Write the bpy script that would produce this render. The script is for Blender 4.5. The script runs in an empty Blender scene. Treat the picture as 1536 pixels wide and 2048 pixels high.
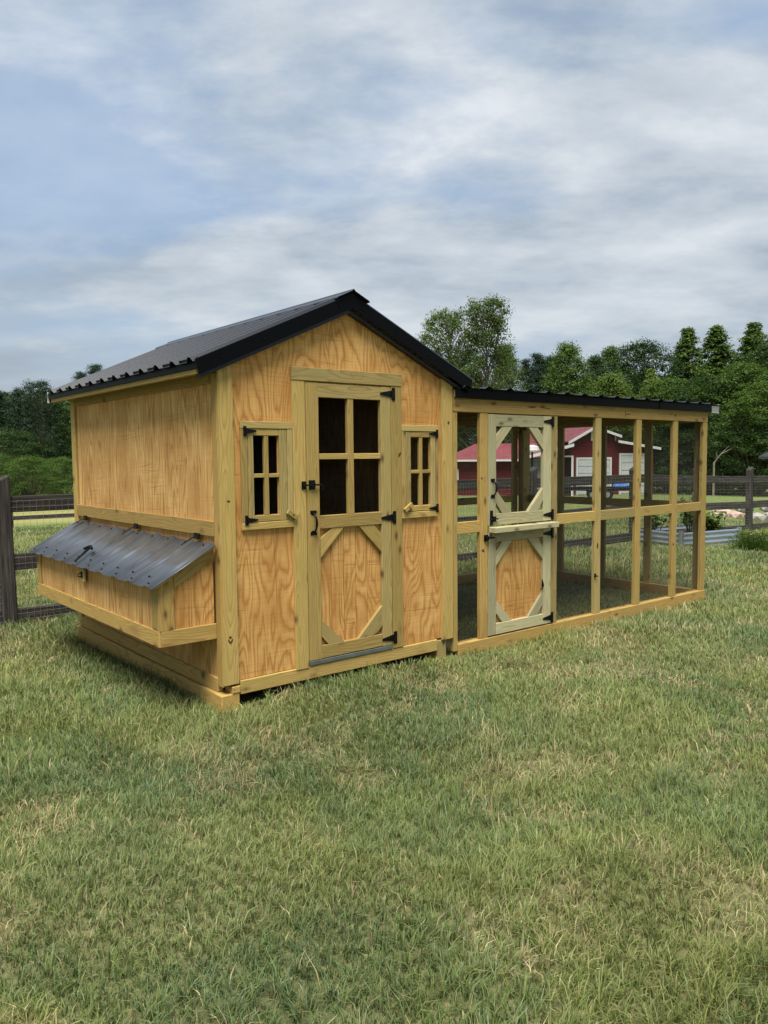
import bpy, bmesh, math, random
import numpy as np
from mathutils import Matrix, Vector
R = math.radians
random.seed(7)
scene = bpy.context.scene
C = scene.collection

# ------------------------------------------------------------------ camera
CAM = np.array([-2.2685, -4.3974, 1.6]); YAW = -0.6828; PITCH = 0.0703; ROLL = -0.0096; FPX = 1561.6
cam_data = bpy.data.cameras.new('camera'); cam = bpy.data.objects.new('camera', cam_data); C.objects.link(cam)
cam_data.sensor_fit = 'VERTICAL'; cam_data.sensor_height = 36.0; cam_data.lens = FPX / 2048 * 36.0
cam_data.clip_start = 0.05; cam_data.clip_end = 2000
fx, fy = -math.sin(YAW), math.cos(YAW)
rv = Vector((fy, -fx, 0))
fw = Vector((fx * math.cos(PITCH), fy * math.cos(PITCH), -math.sin(PITCH)))
uv = Vector((fx * math.sin(PITCH), fy * math.sin(PITCH), math.cos(PITCH)))
right = rv * math.cos(ROLL) + uv * math.sin(ROLL); up = uv * math.cos(ROLL) - rv * math.sin(ROLL)
m = Matrix((right, up, -fw)).transposed().to_4x4(); m.translation = Vector(CAM)
cam.matrix_world = m
scene.camera = cam

def ray(u, v):
    d = right * ((u - 768) / FPX) + up * ((1024 - v) / FPX) + fw
    return np.array(d)
def at(u, v, dist):
    d = ray(u, v); d = d / math.hypot(d[0], d[1]); return CAM + d * dist

# ------------------------------------------------------------------ world, sun, exposure
SUN_EL, SUN_AZ = R(66), R(-136)          # azimuth of the sun measured from +x, counter clockwise
scene.view_settings.view_transform = 'Standard'; scene.view_settings.look = 'None'
scene.view_settings.gamma = 1.0; scene.view_settings.use_curve_mapping = False
scene.view_settings.exposure = 1.45
world = bpy.data.worlds.new('World'); scene.world = world; world.use_nodes = True
wt = world.node_tree; wn = wt.nodes; wn.clear()

def N(t, typ, **kw):
    n = t.nodes.new(typ)
    for k, v in kw.items(): setattr(n, k, v)
    return n
def setin(t, n, key, val):
    if val is None: return
    if isinstance(val, bpy.types.NodeSocket): t.links.new(val, n.inputs[key])
    else: n.inputs[key].default_value = val
def M(t, op, a, b=None, c=None, clamp=False):
    n = N(t, 'ShaderNodeMath', operation=op); n.use_clamp = clamp
    setin(t, n, 0, a); setin(t, n, 1, b); setin(t, n, 2, c); return n.outputs[0]
def V(t, op, a, b=None):
    n = N(t, 'ShaderNodeVectorMath', operation=op); setin(t, n, 0, a)
    if b is not None: setin(t, n, 1 if op != 'SCALE' else 'Scale', b)
    return n.outputs['Value'] if op in ('LENGTH', 'DOT_PRODUCT', 'DISTANCE') else n.outputs[0]
def NOISE(t, vec, scale, detail=3, rough=.5, dist=0.0):
    n = N(t, 'ShaderNodeTexNoise'); setin(t, n, 'Vector', vec)
    n.inputs['Scale'].default_value = scale; n.inputs['Detail'].default_value = detail
    n.inputs['Roughness'].default_value = rough; n.inputs['Distortion'].default_value = dist
    return n.outputs[0]
def RAMP(t, fac, stops, interp='LINEAR'):
    n = N(t, 'ShaderNodeValToRGB'); setin(t, n, 0, fac); cr = n.color_ramp; cr.interpolation = interp
    while len(cr.elements) > 1: cr.elements.remove(cr.elements[-1])
    for i, (p, c) in enumerate(stops):
        e = cr.elements[0] if i == 0 else cr.elements.new(p)
        e.position = p; e.color = (*c, 1) if not isinstance(c, (int, float)) else (c, c, c, 1)
    return n.outputs[0]
def MIX(t, fac, a, b, mode='MIX'):
    n = N(t, 'ShaderNodeMix', data_type='RGBA', blend_type=mode)
    setin(t, n, 0, fac)
    for k, v in ((6, a), (7, b)):
        if isinstance(v, tuple): v = (*v, 1)[:4]
        setin(t, n, k, v)
    return n.outputs[2]
def COMB(t, x, y, z):
    n = N(t, 'ShaderNodeCombineXYZ'); setin(t, n, 0, x); setin(t, n, 1, y); setin(t, n, 2, z); return n.outputs[0]
def SEP(t, v):
    n = N(t, 'ShaderNodeSeparateXYZ'); setin(t, n, 0, v); return n.outputs

SKY_STRENGTH = 0.10
sky = N(wt, 'ShaderNodeTexSky', sky_type='NISHITA'); sky.sun_disc = False
sky.sun_elevation = SUN_EL; sky.sun_rotation = math.pi / 2 - SUN_AZ
gen = N(wt, 'ShaderNodeTexCoord').outputs['Generated']
sx, sy, sz = SEP(wt, gen)
den = M(wt, 'ADD', M(wt, 'MAXIMUM', sz, 0.0), 0.20)
px_, py_ = M(wt, 'DIVIDE', sx, den), M(wt, 'DIVIDE', sy, den)
# layered cloud sheet: streets are drawn out across the view
ca, sa = math.cos(-YAW), math.sin(-YAW)
qu = M(wt, 'SUBTRACT', M(wt, 'MULTIPLY', px_, ca), M(wt, 'MULTIPLY', py_, sa))     # to the right
qv = M(wt, 'ADD', M(wt, 'MULTIPLY', px_, sa), M(wt, 'MULTIPLY', py_, ca))          # away
cv = COMB(wt, M(wt, 'MULTIPLY', qu, 0.75), qv, 0.0)
warp = V(wt, 'SCALE', V(wt, 'SUBTRACT', N(wt, 'ShaderNodeTexNoise').outputs['Color'], (0.5, 0.5, 0.5)), 0.0)
SEED_A, SEED_B, SEED_C = (4.7, 12.3, 0.4), (8.3, 1.2, 4.1), (16.2, 8.6, 6.1)
base_n = NOISE(wt, V(wt, 'ADD', cv, SEED_A), 1.05, 9, 0.54, 0.10)
fine_n = NOISE(wt, V(wt, 'ADD', cv, SEED_B), 3.4, 8, 0.58, 0.12)
hole_n = NOISE(wt, V(wt, 'ADD', cv, SEED_C), 0.75, 6, 0.52, 0.1)
den_n = M(wt, 'ADD', M(wt, 'MULTIPLY', base_n, 0.66), M(wt, 'MULTIPLY', fine_n, 0.34))
# where the thick and thin parts of the cloud sheet stand
def spot(u, v, rad, amt):
    d = ray(u, v); d = Vector(d).normalized()
    q = M(wt, 'DIVIDE', V(wt, 'DISTANCE', gen, tuple(d)), rad)
    return M(wt, 'MULTIPLY', M(wt, 'POWER', 2.718, M(wt, 'MULTIPLY', M(wt, 'MULTIPLY', q, q), -1.0)), amt)
for sp_ in ((380, 40, .14, .085), (880, 50, .13, .075), (60, 60, .14, .05), (760, 200, .20, -.055), (830, 300, .10, .045), (1300, 250, .22, -.035), (100, 590, .16, .03), (1250, 480, .14, .03)):
    den_n = M(wt, 'ADD', den_n, spot(*sp_))
hole_n = M(wt, 'ADD', hole_n, spot(60, 330, .20, -.20))
k = 1.0 / SKY_STRENGTH
k = k * .57
cl = RAMP(wt, den_n, [(0.40, (.185 * k, .226 * k, .286 * k)), (0.475, (.245 * k, .293 * k, .354 * k)), (0.53, (.335 * k, .380 * k, .430 * k)), (0.635, (.49 * k, .52 * k, .555 * k))])
cover = RAMP(wt, M(wt, 'ADD', M(wt, 'MULTIPLY', hole_n, 0.75), M(wt, 'MULTIPLY', fine_n, 0.25)), [(0.40, 0.35), (0.50, 1.0)])
blue = MIX(wt, 0.85, sky.outputs[0], (.170 * k, .258 * k, .390 * k))
col = MIX(wt, cover, blue, cl)
# paler, smoother layer down by the horizon
hz = RAMP(wt, sz, [(0.0, 0.75), (0.12, 0.45), (0.30, 0.0)])
col = MIX(wt, hz, col, (.325 * k, .375 * k, .415 * k))
bg = N(wt, 'ShaderNodeBackground'); bg.inputs['Strength'].default_value = SKY_STRENGTH
wt.links.new(col, bg.inputs['Color'])
wo = N(wt, 'ShaderNodeOutputWorld'); wt.links.new(bg.outputs[0], wo.inputs[0])

sun_d = bpy.data.lights.new('sun', 'SUN'); sun = bpy.data.objects.new('sun', sun_d); C.objects.link(sun)
sun_d.energy = 2.7; sun_d.angle = R(34); sun_d.color = (1.0, 0.955, 0.88)
sdir = Vector((math.cos(SUN_EL) * math.cos(SUN_AZ), math.cos(SUN_EL) * math.sin(SUN_AZ), math.sin(SUN_EL)))
sun.rotation_euler = sdir.to_track_quat('Z', 'Y').to_euler(); sun.location = (-6, -8, 12)

# ------------------------------------------------------------------ materials
def newmat(name):
    mt = bpy.data.materials.new(name); mt.use_nodes = True
    t = mt.node_tree; t.nodes.clear()
    out = N(t, 'ShaderNodeOutputMaterial'); b = N(t, 'ShaderNodeBsdfPrincipled')
    t.links.new(b.outputs[0], out.inputs[0]); return mt, t, b, out
def bump(t, b, h, strength=.3, dist=.01):
    n = N(t, 'ShaderNodeBump'); n.inputs['Strength'].default_value = strength; n.inputs['Distance'].default_value = dist
    t.links.new(h, n.inputs['Height']); t.links.new(n.outputs[0], b.inputs['Normal'])
def setb(t, b, color, rough=.7, metal=0.0, spec=None):
    setin(t, b, 'Base Color', (*color, 1) if isinstance(color, tuple) else color)
    setin(t, b, 'Roughness', rough); setin(t, b, 'Metallic', metal)
    if spec is not None: b.inputs['Specular IOR Level'].default_value = spec

def lumber_mat(name, light, mid, dark, green, knot=(.10, .05, .02), varia=.36, gloss=.75, knots=True):
    mt, t, b, o = newmat(name)
    oc = N(t, 'ShaderNodeTexCoord').outputs['Object']; rnd = N(t, 'ShaderNodeObjectInfo').outputs['Random']
    off = COMB(t, M(t, 'MULTIPLY', rnd, 3.7), M(t, 'MULTIPLY', rnd, 7.1), M(t, 'MULTIPLY', rnd, 31.0))
    x, y, z = SEP(t, oc)
    lowv = V(t, 'ADD', COMB(t, M(t, 'MULTIPLY', x, 5.0), M(t, 'MULTIPLY', y, 5.0), M(t, 'MULTIPLY', z, 1.3)), V(t, 'SCALE', off, 3.0))
    w1 = M(t, 'MULTIPLY', M(t, 'SUBTRACT', NOISE(t, lowv, 1.0, 2, .45), 0.5), 0.16)
    # distance from a pith line beside the board
    pxo = M(t, 'MULTIPLY', M(t, 'SUBTRACT', M(t, 'FRACT', M(t, 'MULTIPLY', rnd, 17.3)), 0.5), 0.10)
    dx = M(t, 'ADD', x, pxo); dy = M(t, 'ADD', y, 0.035)
    rad = M(t, 'ADD', M(t, 'SQRT', M(t, 'ADD', M(t, 'MULTIPLY', dx, dx), M(t, 'MULTIPLY', dy, dy))), w1)
    ring = M(t, 'FRACT', M(t, 'MULTIPLY', rad, 62.0))
    ringf = RAMP(t, ring, [(0.0, 0.0), (0.55, 0.22), (0.88, 1.0), (1.0, 0.0)])
    fib = NOISE(t, V(t, 'ADD', COMB(t, M(t, 'MULTIPLY', x, 160), M(t, 'MULTIPLY', y, 160), M(t, 'MULTIPLY', z, 6)), off), 1.0, 3, .6)
    big = NOISE(t, V(t, 'ADD', COMB(t, M(t, 'MULTIPLY', x, 9), M(t, 'MULTIPLY', y, 9), M(t, 'MULTIPLY', z, 2.2)), V(t, 'SCALE', off, 5.0)), 1.0, 4, .55)
    c = MIX(t, M(t, 'MULTIPLY', ringf, 0.80), light, mid)
    c = MIX(t, RAMP(t, big, [(0.42, 0.0), (0.72, 0.75)]), c, green)
    c = MIX(t, RAMP(t, big, [(0.22, 0.55), (0.40, 0.0)]), c, dark)
    c = MIX(t, M(t, 'MULTIPLY', RAMP(t, fib, [(0.35, 1.0), (0.62, 0.0)]), 0.28), c, dark)
    if knots:
        vo = N(t, 'ShaderNodeTexVoronoi'); vo.inputs['Scale'].default_value = 1.0
        t.links.new(V(t, 'ADD', COMB(t, M(t, 'MULTIPLY', x, 9), M(t, 'MULTIPLY', y, 5), M(t, 'MULTIPLY', z, 4.2)), V(t, 'SCALE', off, 2.0)), vo.inputs['Vector'])
        kn = RAMP(t, vo.outputs['Distance'], [(0.07, 1.0), (0.12, 0.45), (0.22, 0.0)])
        c = MIX(t, M(t, 'MULTIPLY', kn, 0.85), c, knot)
    br = M(t, 'ADD', M(t, 'MULTIPLY', M(t, 'FRACT', M(t, 'MULTIPLY', rnd, 91.7)), varia), 1.0 - varia * .95)
    c = MIX(t, 1.0, c, COMB(t, br, br, br), 'MULTIPLY')
    setb(t, b, c, gloss, spec=.25)
    bump(t, b, M(t, 'ADD', M(t, 'MULTIPLY', fib, .6), M(t, 'MULTIPLY', ringf, .4)), .25, .002)
    return mt

def siding_mat(name, c_light, c_mid, c_dark, seed=0.0, gscale=1.0, zs_=.80, cross=1.0):
    mt, t, b, o = newmat(name)
    oc = N(t, 'ShaderNodeTexCoord').outputs['Object']; rnd = N(t, 'ShaderNodeObjectInfo').outputs['Random']
    x, y, z = SEP(t, oc)
    hh = M(t, 'ADD', M(t, 'ADD', x, y), M(t, 'MULTIPLY', rnd, 23.0))
    # contours of a drawn-out height field give rotary-cut plywood figure
    f1 = NOISE(t, COMB(t, M(t, 'MULTIPLY', hh, 4.1 * gscale), seed, M(t, 'MULTIPLY', z, zs_)), 1.0, 2.2, .42, .35)
    edge = NOISE(t, COMB(t, M(t, 'MULTIPLY', hh, 40), seed + 3, M(t, 'MULTIPLY', z, 7)), 1.0, 2, .5)
    bandv = M(t, 'ADD', M(t, 'MULTIPLY', f1, 19.0), M(t, 'MULTIPLY', edge, 0.55))
    band = RAMP(t, M(t, 'FRACT', bandv), [(0.0, 0.25), (0.30, 0.05), (0.60, 0.45), (0.82, 0.95), (0.94, 0.5), (1.0, 0.25)])
    patch = NOISE(t, COMB(t, M(t, 'MULTIPLY', hh, 3.1), seed + 7, M(t, 'MULTIPLY', z, 2.3)), 1.0, 3, .5)
    fib = NOISE(t, COMB(t, M(t, 'MULTIPLY', hh, 190), seed, M(t, 'MULTIPLY', z, 5)), 1.0, 3, .6)
    saw = NOISE(t, COMB(t, M(t, 'MULTIPLY', hh, 2.2), seed + 1, M(t, 'MULTIPLY', z, 75)), 1.0, 3, .6)
    sawline = NOISE(t, COMB(t, M(t, 'MULTIPLY', hh, 0.35), seed + 5, M(t, 'ADD', M(t, 'MULTIPLY', z, 15), M(t, 'MULTIPLY', hh, .8))), 1.0, 2, .5)
    sawmask = NOISE(t, COMB(t, M(t, 'MULTIPLY', hh, 2.2), seed + 8, M(t, 'MULTIPLY', z, 3.0)), 1.0, 2, .5)
    sl = RAMP(t, sawline, [(0.485, 0.0), (0.50, 1.0), (0.515, 0.0)])
    sl = M(t, 'MULTIPLY', sl, RAMP(t, sawmask, [(0.42, 0.0), (0.62, 1.0)]))
    vline = NOISE(t, COMB(t, M(t, 'MULTIPLY', hh, 13.0), seed + 9, M(t, 'MULTIPLY', z, 0.35)), 1.0, 1, .5)
    vl = M(t, 'MULTIPLY', RAMP(t, vline, [(0.487, 0.0), (0.5, 1.0), (0.513, 0.0)]), RAMP(t, sawmask, [(0.35, 1.0), (0.6, 0.2)]))
    c = MIX(t, band, c_light, c_mid)
    c = MIX(t, RAMP(t, patch, [(0.40, 0.0), (0.70, 0.65)]), c, c_mid)
    c = MIX(t, RAMP(t, patch, [(0.22, 0.45), (0.42, 0.0)]), c, (c_light[0] * 1.10, c_light[1] * 1.15, c_light[2] * 1.30))
    c = MIX(t, M(t, 'MULTIPLY', RAMP(t, fib, [(0.35, 1.0), (0.6, 0.0)]), .30), c, c_dark)
    c = MIX(t, M(t, 'MULTIPLY', RAMP(t, saw, [(0.36, 1.0), (0.54, 0.0)]), .13 * cross), c, c_dark)
    c = MIX(t, M(t, 'MULTIPLY', sl, .42 * cross), c, c_dark)
    c = MIX(t, M(t, 'MULTIPLY', vl, .60), c, c_dark)
    setb(t, b, c, .82, spec=.2)
    hgt = M(t, 'ADD', M(t, 'MULTIPLY', saw, .5), M(t, 'SUBTRACT', M(t, 'MULTIPLY', fib, .4), M(t, 'ADD', sl, vl)))
    bump(t, b, hgt, .35, .003)
    return mt

def plain(name, color, rough=.6, metal=0.0, spec=None, nscale=8.0, namt=.25, bumpamt=.0):
    mt, t, b, o = newmat(name)
    oc = N(t, 'ShaderNodeTexCoord').outputs['Object']
    n1 = NOISE(t, oc, nscale, 5, .6)
    f = RAMP(t, n1, [(0.25, 1.0 - namt), (0.75, 1.0 + namt)])
    c = MIX(t, 1.0, color, f, 'MULTIPLY'); setb(t, b, c, rough, metal, spec)
    if bumpamt: bump(t, b, n1, bumpamt, .01)
    return mt

MT = {}
MT['lumber'] = lumber_mat('pine_lumber', (.52, .362, .118), (.32, .205, .055), (.20, .122, .034), (.40, .300, .085))
MT['lumber_warm'] = lumber_mat('pine_lumber_warm', (.52, .345, .108), (.31, .186, .048), (.20, .110, .030), (.41, .282, .080))
MT['lumber_green'] = lumber_mat('fresh_treated_lumber', (.54, .48, .28), (.32, .275, .135), (.20, .175, .085), (.40, .40, .235), knot=(.13, .09, .04))
MT['lumber_mid'] = lumber_mat('treated_lumber', (.51, .380, .145), (.30, .215, .066), (.19, .132, .042), (.38, .315, .112))
MT['siding'] = siding_mat('plywood_siding', (.70, .415, .142), (.40, .182, .042), (.20, .080, .020), 0.0)
MT['siding_fine'] = siding_mat('plywood_siding_side', (.76, .485, .185), (.38, .178, .042), (.20, .085, .024), 4.0, 1.9, .42, .55)
MT['black'] = plain('black_steel', (.0018, .0021, .0028), .45, 0.0, .08, 30, .15)
MT['hardware'] = plain('black_hardware', (.002, .002, .0022), .45, 0.0, .22, 60, .2)
MT['interior'] = plain('shaded_interior_wood', (.014, .012, .010), .9, 0, .1)  # wood darkened to near black: the coop's inner shade is put into its colour
MT['threshold'] = plain('grey_threshold', (.10, .112, .095), .75, 0, .15)
MT['white_trim'] = plain('white_trim', (.62, .62, .60), .5, 0, .4, 12, .06)
MT['wire'] = plain('galvanised_wire', (.030, .031, .028), .6, .0, .2)
MT['fence_wire'] = plain('dull_fence_wire', (.26, .25, .22), .5, .5, .4)
MT['screen'] = plain('dark_screen_wire', (.012, .012, .012), .6, .0, .3)
MT['concrete'] = plain('weathered_wood_block', (.3, .27, .2), .9)

def metal_mat(name, color, rough, metal, streak=.3, spec=.5):
    mt, t, b, o = newmat(name)
    oc = N(t, 'ShaderNodeTexCoord').outputs['Object']
    x, y, z = SEP(t, oc)
    n1 = NOISE(t, COMB(t, M(t, 'MULTIPLY', x, 3), M(t, 'MULTIPLY', y, 14), M(t, 'MULTIPLY', z, 3)), 1.0, 5, .6)
    n2 = NOISE(t, oc, 30, 4, .6)
    f = RAMP(t, M(t, 'ADD', M(t, 'MULTIPLY', n1, .9), M(t, 'MULTIPLY', n2, .1)), [(0.3, 1 - streak), (0.7, 1 + streak)])
    c = MIX(t, 1.0, color, f, 'MULTIPLY'); setb(t, b, c, RAMP(t, n1, [(0.3, rough * .9), (0.7, rough * 1.12)]), metal, spec)
    return mt
MT['roof'] = newmat('charcoal_roofing')[0]
setb(MT['roof'].node_tree, MT['roof'].node_tree.nodes['Principled BSDF'], (.017, .0195, .0255), .30, 0.0, .26)
MT['lid'] = metal_mat('galvanised_lid', (.135, .148, .165), .36, .70, .35)
MT['galv'] = metal_mat('galvanised_bed', (.55, .58, .60), .28, .9, .1)

def fence_mat():
    mt, t, b, o = newmat('weathered_grey_wood')
    oc = N(t, 'ShaderNodeTexCoord').outputs['Object']; rnd = N(t, 'ShaderNodeObjectInfo').outputs['Random']
    x, y, z = SEP(t, oc); o1 = M(t, 'MULTIPLY', rnd, 19.0)
    f = NOISE(t, COMB(t, M(t, 'ADD', M(t, 'MULTIPLY', x, 55), o1), M(t, 'MULTIPLY', y, 55), M(t, 'MULTIPLY', z, 2.2)), 1.0, 4, .65)
    g = NOISE(t, COMB(t, M(t, 'ADD', M(t, 'MULTIPLY', x, 4), o1), M(t, 'MULTIPLY', y, 4), M(t, 'MULTIPLY', z, 1.5)), 1.0, 4, .6)
    c = RAMP(t, f, [(0.30, (.011, .0095, .008)), (0.5, (.048, .043, .038)), (0.72, (.11, .10, .09))])
    c = MIX(t, RAMP(t, g, [(0.45, 0.0), (0.7, .6)]), c, (.026, .022, .019))
    setb(t, b, c, .9, 0, .15); bump(t, b, f, .6, .006); return mt
MT['fence'] = fence_mat()

def foliage_mat(name, cols, trans=.35, alpha_rand=True):
    mt, t, b, o = newmat(name)
    at_ = N(t, 'ShaderNodeAttribute'); at_.attribute_name = 'tone'
    rnd = N(t, 'ShaderNodeObjectInfo').outputs['Random']
    f = M(t, 'ADD', M(t, 'MULTIPLY', at_.outputs['Fac'], .8), M(t, 'MULTIPLY', rnd, .2))
    c = RAMP(t, f, [(i / (len(cols) - 1), cc) for i, cc in enumerate(cols)])
    t.nodes.remove(b)
    d = N(t, 'ShaderNodeBsdfDiffuse'); tr = N(t, 'ShaderNodeBsdfTranslucent'); gl = N(t, 'ShaderNodeBsdfGlossy'); gl.inputs['Roughness'].default_value = .5
    t.links.new(c, d.inputs[0]); t.links.new(MIX(t, 1.0, c, (1.1, 1.25, .6), 'MULTIPLY'), tr.inputs[0])
    mx = N(t, 'ShaderNodeMixShader'); mx.inputs[0].default_value = trans
    t.links.new(d.outputs[0], mx.inputs[1]); t.links.new(tr.outputs[0], mx.inputs[2])
    mx2 = N(t, 'ShaderNodeMixShader'); mx2.inputs[0].default_value = .012
    gl.inputs[0].default_value = (.8, .85, .8, 1)
    t.links.new(mx.outputs[0], mx2.inputs[1]); t.links.new(gl.outputs[0], mx2.inputs[2])
    t.links.new(mx2.outputs[0], o.inputs[0]); return mt
MT['leaf'] = foliage_mat('leaf_green', [(.027, .052, .011), (.064, .112, .022), (.125, .185, .040)])
MT['leaf_dark'] = foliage_mat('leaf_dark_green', [(.013, .029, .009), (.030, .060, .016), (.068, .116, .028)])
MT['leaf_light'] = foliage_mat('leaf_light_green', [(.055, .090, .020), (.110, .165, .036), (.19, .25, .058)])
MT['leaf_airy'] = foliage_mat('leaf_grey_green', [(.045, .070, .022), (.090, .130, .040), (.155, .200, .065)], .45)
MT['leaf_pine'] = foliage_mat('pine_needle', [(.010, .022, .013), (.022, .042, .023), (.044, .072, .036)], .15)
MT['bark'] = plain('grey_brown_bark', (.075, .060, .045), .95, 0, .1, 12, .4, .5)
MT['bark_pale'] = plain('pale_bark', (.20, .17, .13), .95, 0, .1, 8, .4, .4)

def grass_mat():
    mt, t, b, o = newmat('lawn_grass')
    at_ = N(t, 'ShaderNodeAttribute'); at_.attribute_name = 'blade_col'
    t.nodes.remove(b); c = at_.outputs['Color']
    d = N(t, 'ShaderNodeBsdfDiffuse'); tr = N(t, 'ShaderNodeBsdfTranslucent'); gl = N(t, 'ShaderNodeBsdfGlossy')
    gl.inputs['Roughness'].default_value = .45; gl.inputs[0].default_value = (.9, .95, .95, 1)
    t.links.new(c, d.inputs[0]); t.links.new(c, tr.inputs[0])
    mx = N(t, 'ShaderNodeMixShader'); mx.inputs[0].default_value = .35
    t.links.new(d.outputs[0], mx.inputs[1]); t.links.new(tr.outputs[0], mx.inputs[2])
    mx2 = N(t, 'ShaderNodeMixShader'); mx2.inputs[0].default_value = .012
    t.links.new(mx.outputs[0], mx2.inputs[1]); t.links.new(gl.outputs[0], mx2.inputs[2])
    t.links.new(mx2.outputs[0], o.inputs[0]); return mt
MT['grass'] = grass_mat()

def ground_mat():
    mt, t, b, o = newmat('lawn_ground')
    pos = N(t, 'ShaderNodeNewGeometry').outputs['Position']
    n1 = NOISE(t, pos, .35, 4, .55); n2 = NOISE(t, pos, 2.2, 5, .6); n3 = NOISE(t, pos, 28, 4, .65)
    dist = V(t, 'DISTANCE', pos, (-2.27, -4.4, 0.0))
    near = RAMP(t, M(t, 'DIVIDE', dist, 60.0), [(0.12, 0.0), (0.42, 1.0)])
    thatch = RAMP(t, n3, [(0.3, (.075, .078, .034)), (0.52, (.13, .13, .058)), (0.75, (.23, .20, .10))])
    lawn = RAMP(t, n2, [(0.25, (.085, .122, .032)), (0.5, (.125, .165, .048)), (0.75, (.18, .205, .068))])
    lawn = MIX(t, RAMP(t, n1, [(0.45, 0.0), (0.7, .5)]), lawn, (.215, .200, .075))
    lawn = MIX(t, .55, lawn, MIX(t, 1.0, lawn, RAMP(t, n3, [(0.25, .45), (0.75, 1.5)]), 'MULTIPLY'))
    gx_, gy_, gz_ = SEP(t, pos)
    hay = M(t, 'MULTIPLY', RAMP(t, M(t, 'DIVIDE', gy_, 60.0), [(0.33, 0.0), (0.37, 1.0), (0.52, 1.0), (0.58, 0.0)]), RAMP(t, M(t, 'DIVIDE', M(t, 'ADD', gx_, 20.0), 40.0), [(0.70, 1.0), (0.85, 0.0)]))
    lawn = MIX(t, M(t, 'MULTIPLY', hay, .75), lawn, (.27, .245, .09))
    c = MIX(t, near, thatch, lawn)
    setb(t, b, c, .95, 0, .1); bump(t, b, n3, .6, .03); return mt
MT['ground'] = ground_mat()

# ------------------------------------------------------------------ building blocks
WM = {}                                               # world matrix of each object
def link(o, parent=None, world=Matrix.Identity(4)):
    C.objects.link(o); WM[o.name] = world.copy()
    if parent is not None:
        o.parent = parent; o.matrix_parent_inverse = WM[parent.name].inverted()
    o.matrix_basis = world
    return o
def tag(o, label=None, cat=None, group=None, kind=None):
    for k_, v_ in (('label', label), ('category', cat), ('group', group), ('kind', kind)):
        if v_: o[k_] = v_
    return o
def thing(name, loc, label, cat, group=None):
    o = bpy.data.objects.new(name, None); o.empty_display_size = .2
    link(o, None, Matrix.Translation(loc)); return tag(o, label, cat, group)
def meshobj(name, verts, faces, mat, parent=None, world=Matrix.Identity(4), smooth=False):
    me = bpy.data.meshes.new(name); me.from_pydata([tuple(v) for v in verts], [], [tuple(f) for f in faces]); me.update()
    if mat: me.materials.append(MT[mat] if isinstance(mat, str) else mat)
    if smooth: me.polygons.foreach_set('use_smooth', [True] * len(me.polygons))
    o = bpy.data.objects.new(name, me); return link(o, parent, world)

def chamfer_box(hx, hy, hz, c):
    """box with every edge chamfered (44 triangles)"""
    c = min(c, hx * .45, hy * .45, hz * .45); vs = []; idx = {}
    for sx_ in (-1, 1):
        for sy_ in (-1, 1):
            for sz_ in (-1, 1):
                for a in range(3):
                    d = [hx - c, hy - c, hz - c]; d[a] += c
                    idx[(sx_, sy_, sz_, a)] = len(vs); vs.append((sx_ * d[0], sy_ * d[1], sz_ * d[2]))
    fs = []; S = (-1, 1)
    def orient(f):
        p = [Vector(vs[i]) for i in f]; n = (p[1] - p[0]).cross(p[2] - p[0]); ctr = sum(p, Vector()) / len(p)
        return f if n.dot(ctr) > 0 else f[::-1]
    for s in S:
        fs.append(orient([idx[(s, a, b, 0)] for a, b in ((-1, -1), (1, -1), (1, 1), (-1, 1))]))
        fs.append(orient([idx[(a, s, b, 1)] for a, b in ((-1, -1), (1, -1), (1, 1), (-1, 1))]))
        fs.append(orient([idx[(a, b, s, 2)] for a, b in ((-1, -1), (1, -1), (1, 1), (-1, 1))]))
    for a in S:
        for b in S:
            fs.append(orient([idx[(a, b, -1, 0)], idx[(a, b, 1, 0)], idx[(a, b, 1, 1)], idx[(a, b, -1, 1)]]))
            fs.append(orient([idx[(a, -1, b, 0)], idx[(a, 1, b, 0)], idx[(a, 1, b, 2)], idx[(a, -1, b, 2)]]))
            fs.append(orient([idx[(-1, a, b, 1)], idx[(1, a, b, 1)], idx[(1, a, b, 2)], idx[(-1, a, b, 2)]]))
            for cc in S: fs.append(orient([idx[(a, b, cc, 0)], idx[(a, b, cc, 1)], idx[(a, b, cc, 2)]]))
    return vs, fs
AX = {'z': Matrix.Identity(4), 'x': Matrix(((0, 0, 1, 0), (0, 1, 0, 0), (-1, 0, 0, 0), (0, 0, 0, 1))), 'y': Matrix(((1, 0, 0, 0), (0, 0, 1, 0), (0, -1, 0, 0), (0, 0, 0, 1)))}
def board(name, parent, x0, x1, y0, y1, z0, z1, mat='lumber', axis=None, ch=.0025, wob=True):
    dx, dy, dz = x1 - x0, y1 - y0, z1 - z0
    if axis is None: axis = 'xyz'[[dx, dy, dz].index(max(dx, dy, dz))]
    h = {'z': (dx, dy, dz), 'x': (dz, dy, dx), 'y': (dx, dz, dy)}[axis]
    vs, fs = chamfer_box(h[0] / 2, h[1] / 2, h[2] / 2, ch)
    w = Matrix.Translation(((x0 + x1) / 2, (y0 + y1) / 2, (z0 + z1) / 2)) @ AX[axis]
    if wob: w = w @ Matrix.Rotation(random.uniform(-.0012, .0012), 4, 'Y')
    return meshobj(name, vs, fs, mat, parent, w)
def bar(name, parent, p0, p1, wx, wy, mat, ch=.003, upv=Vector((0, 0, 1))):
    """board between two points; local z runs along it"""
    p0, p1 = Vector(p0), Vector(p1); d = p1 - p0; L = d.length; zz = d.normalized()
    xx = upv.cross(zz)
    if xx.length < 1e-4: xx = Vector((1, 0, 0))
    xx.normalize(); yy = zz.cross(xx)
    w = Matrix((xx, yy, zz)).transposed().to_4x4(); w.translation = (p0 + p1) / 2
    vs, fs = chamfer_box(wx / 2, wy / 2, L / 2, ch)
    return meshobj(name, vs, fs, mat, parent, w)
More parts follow.
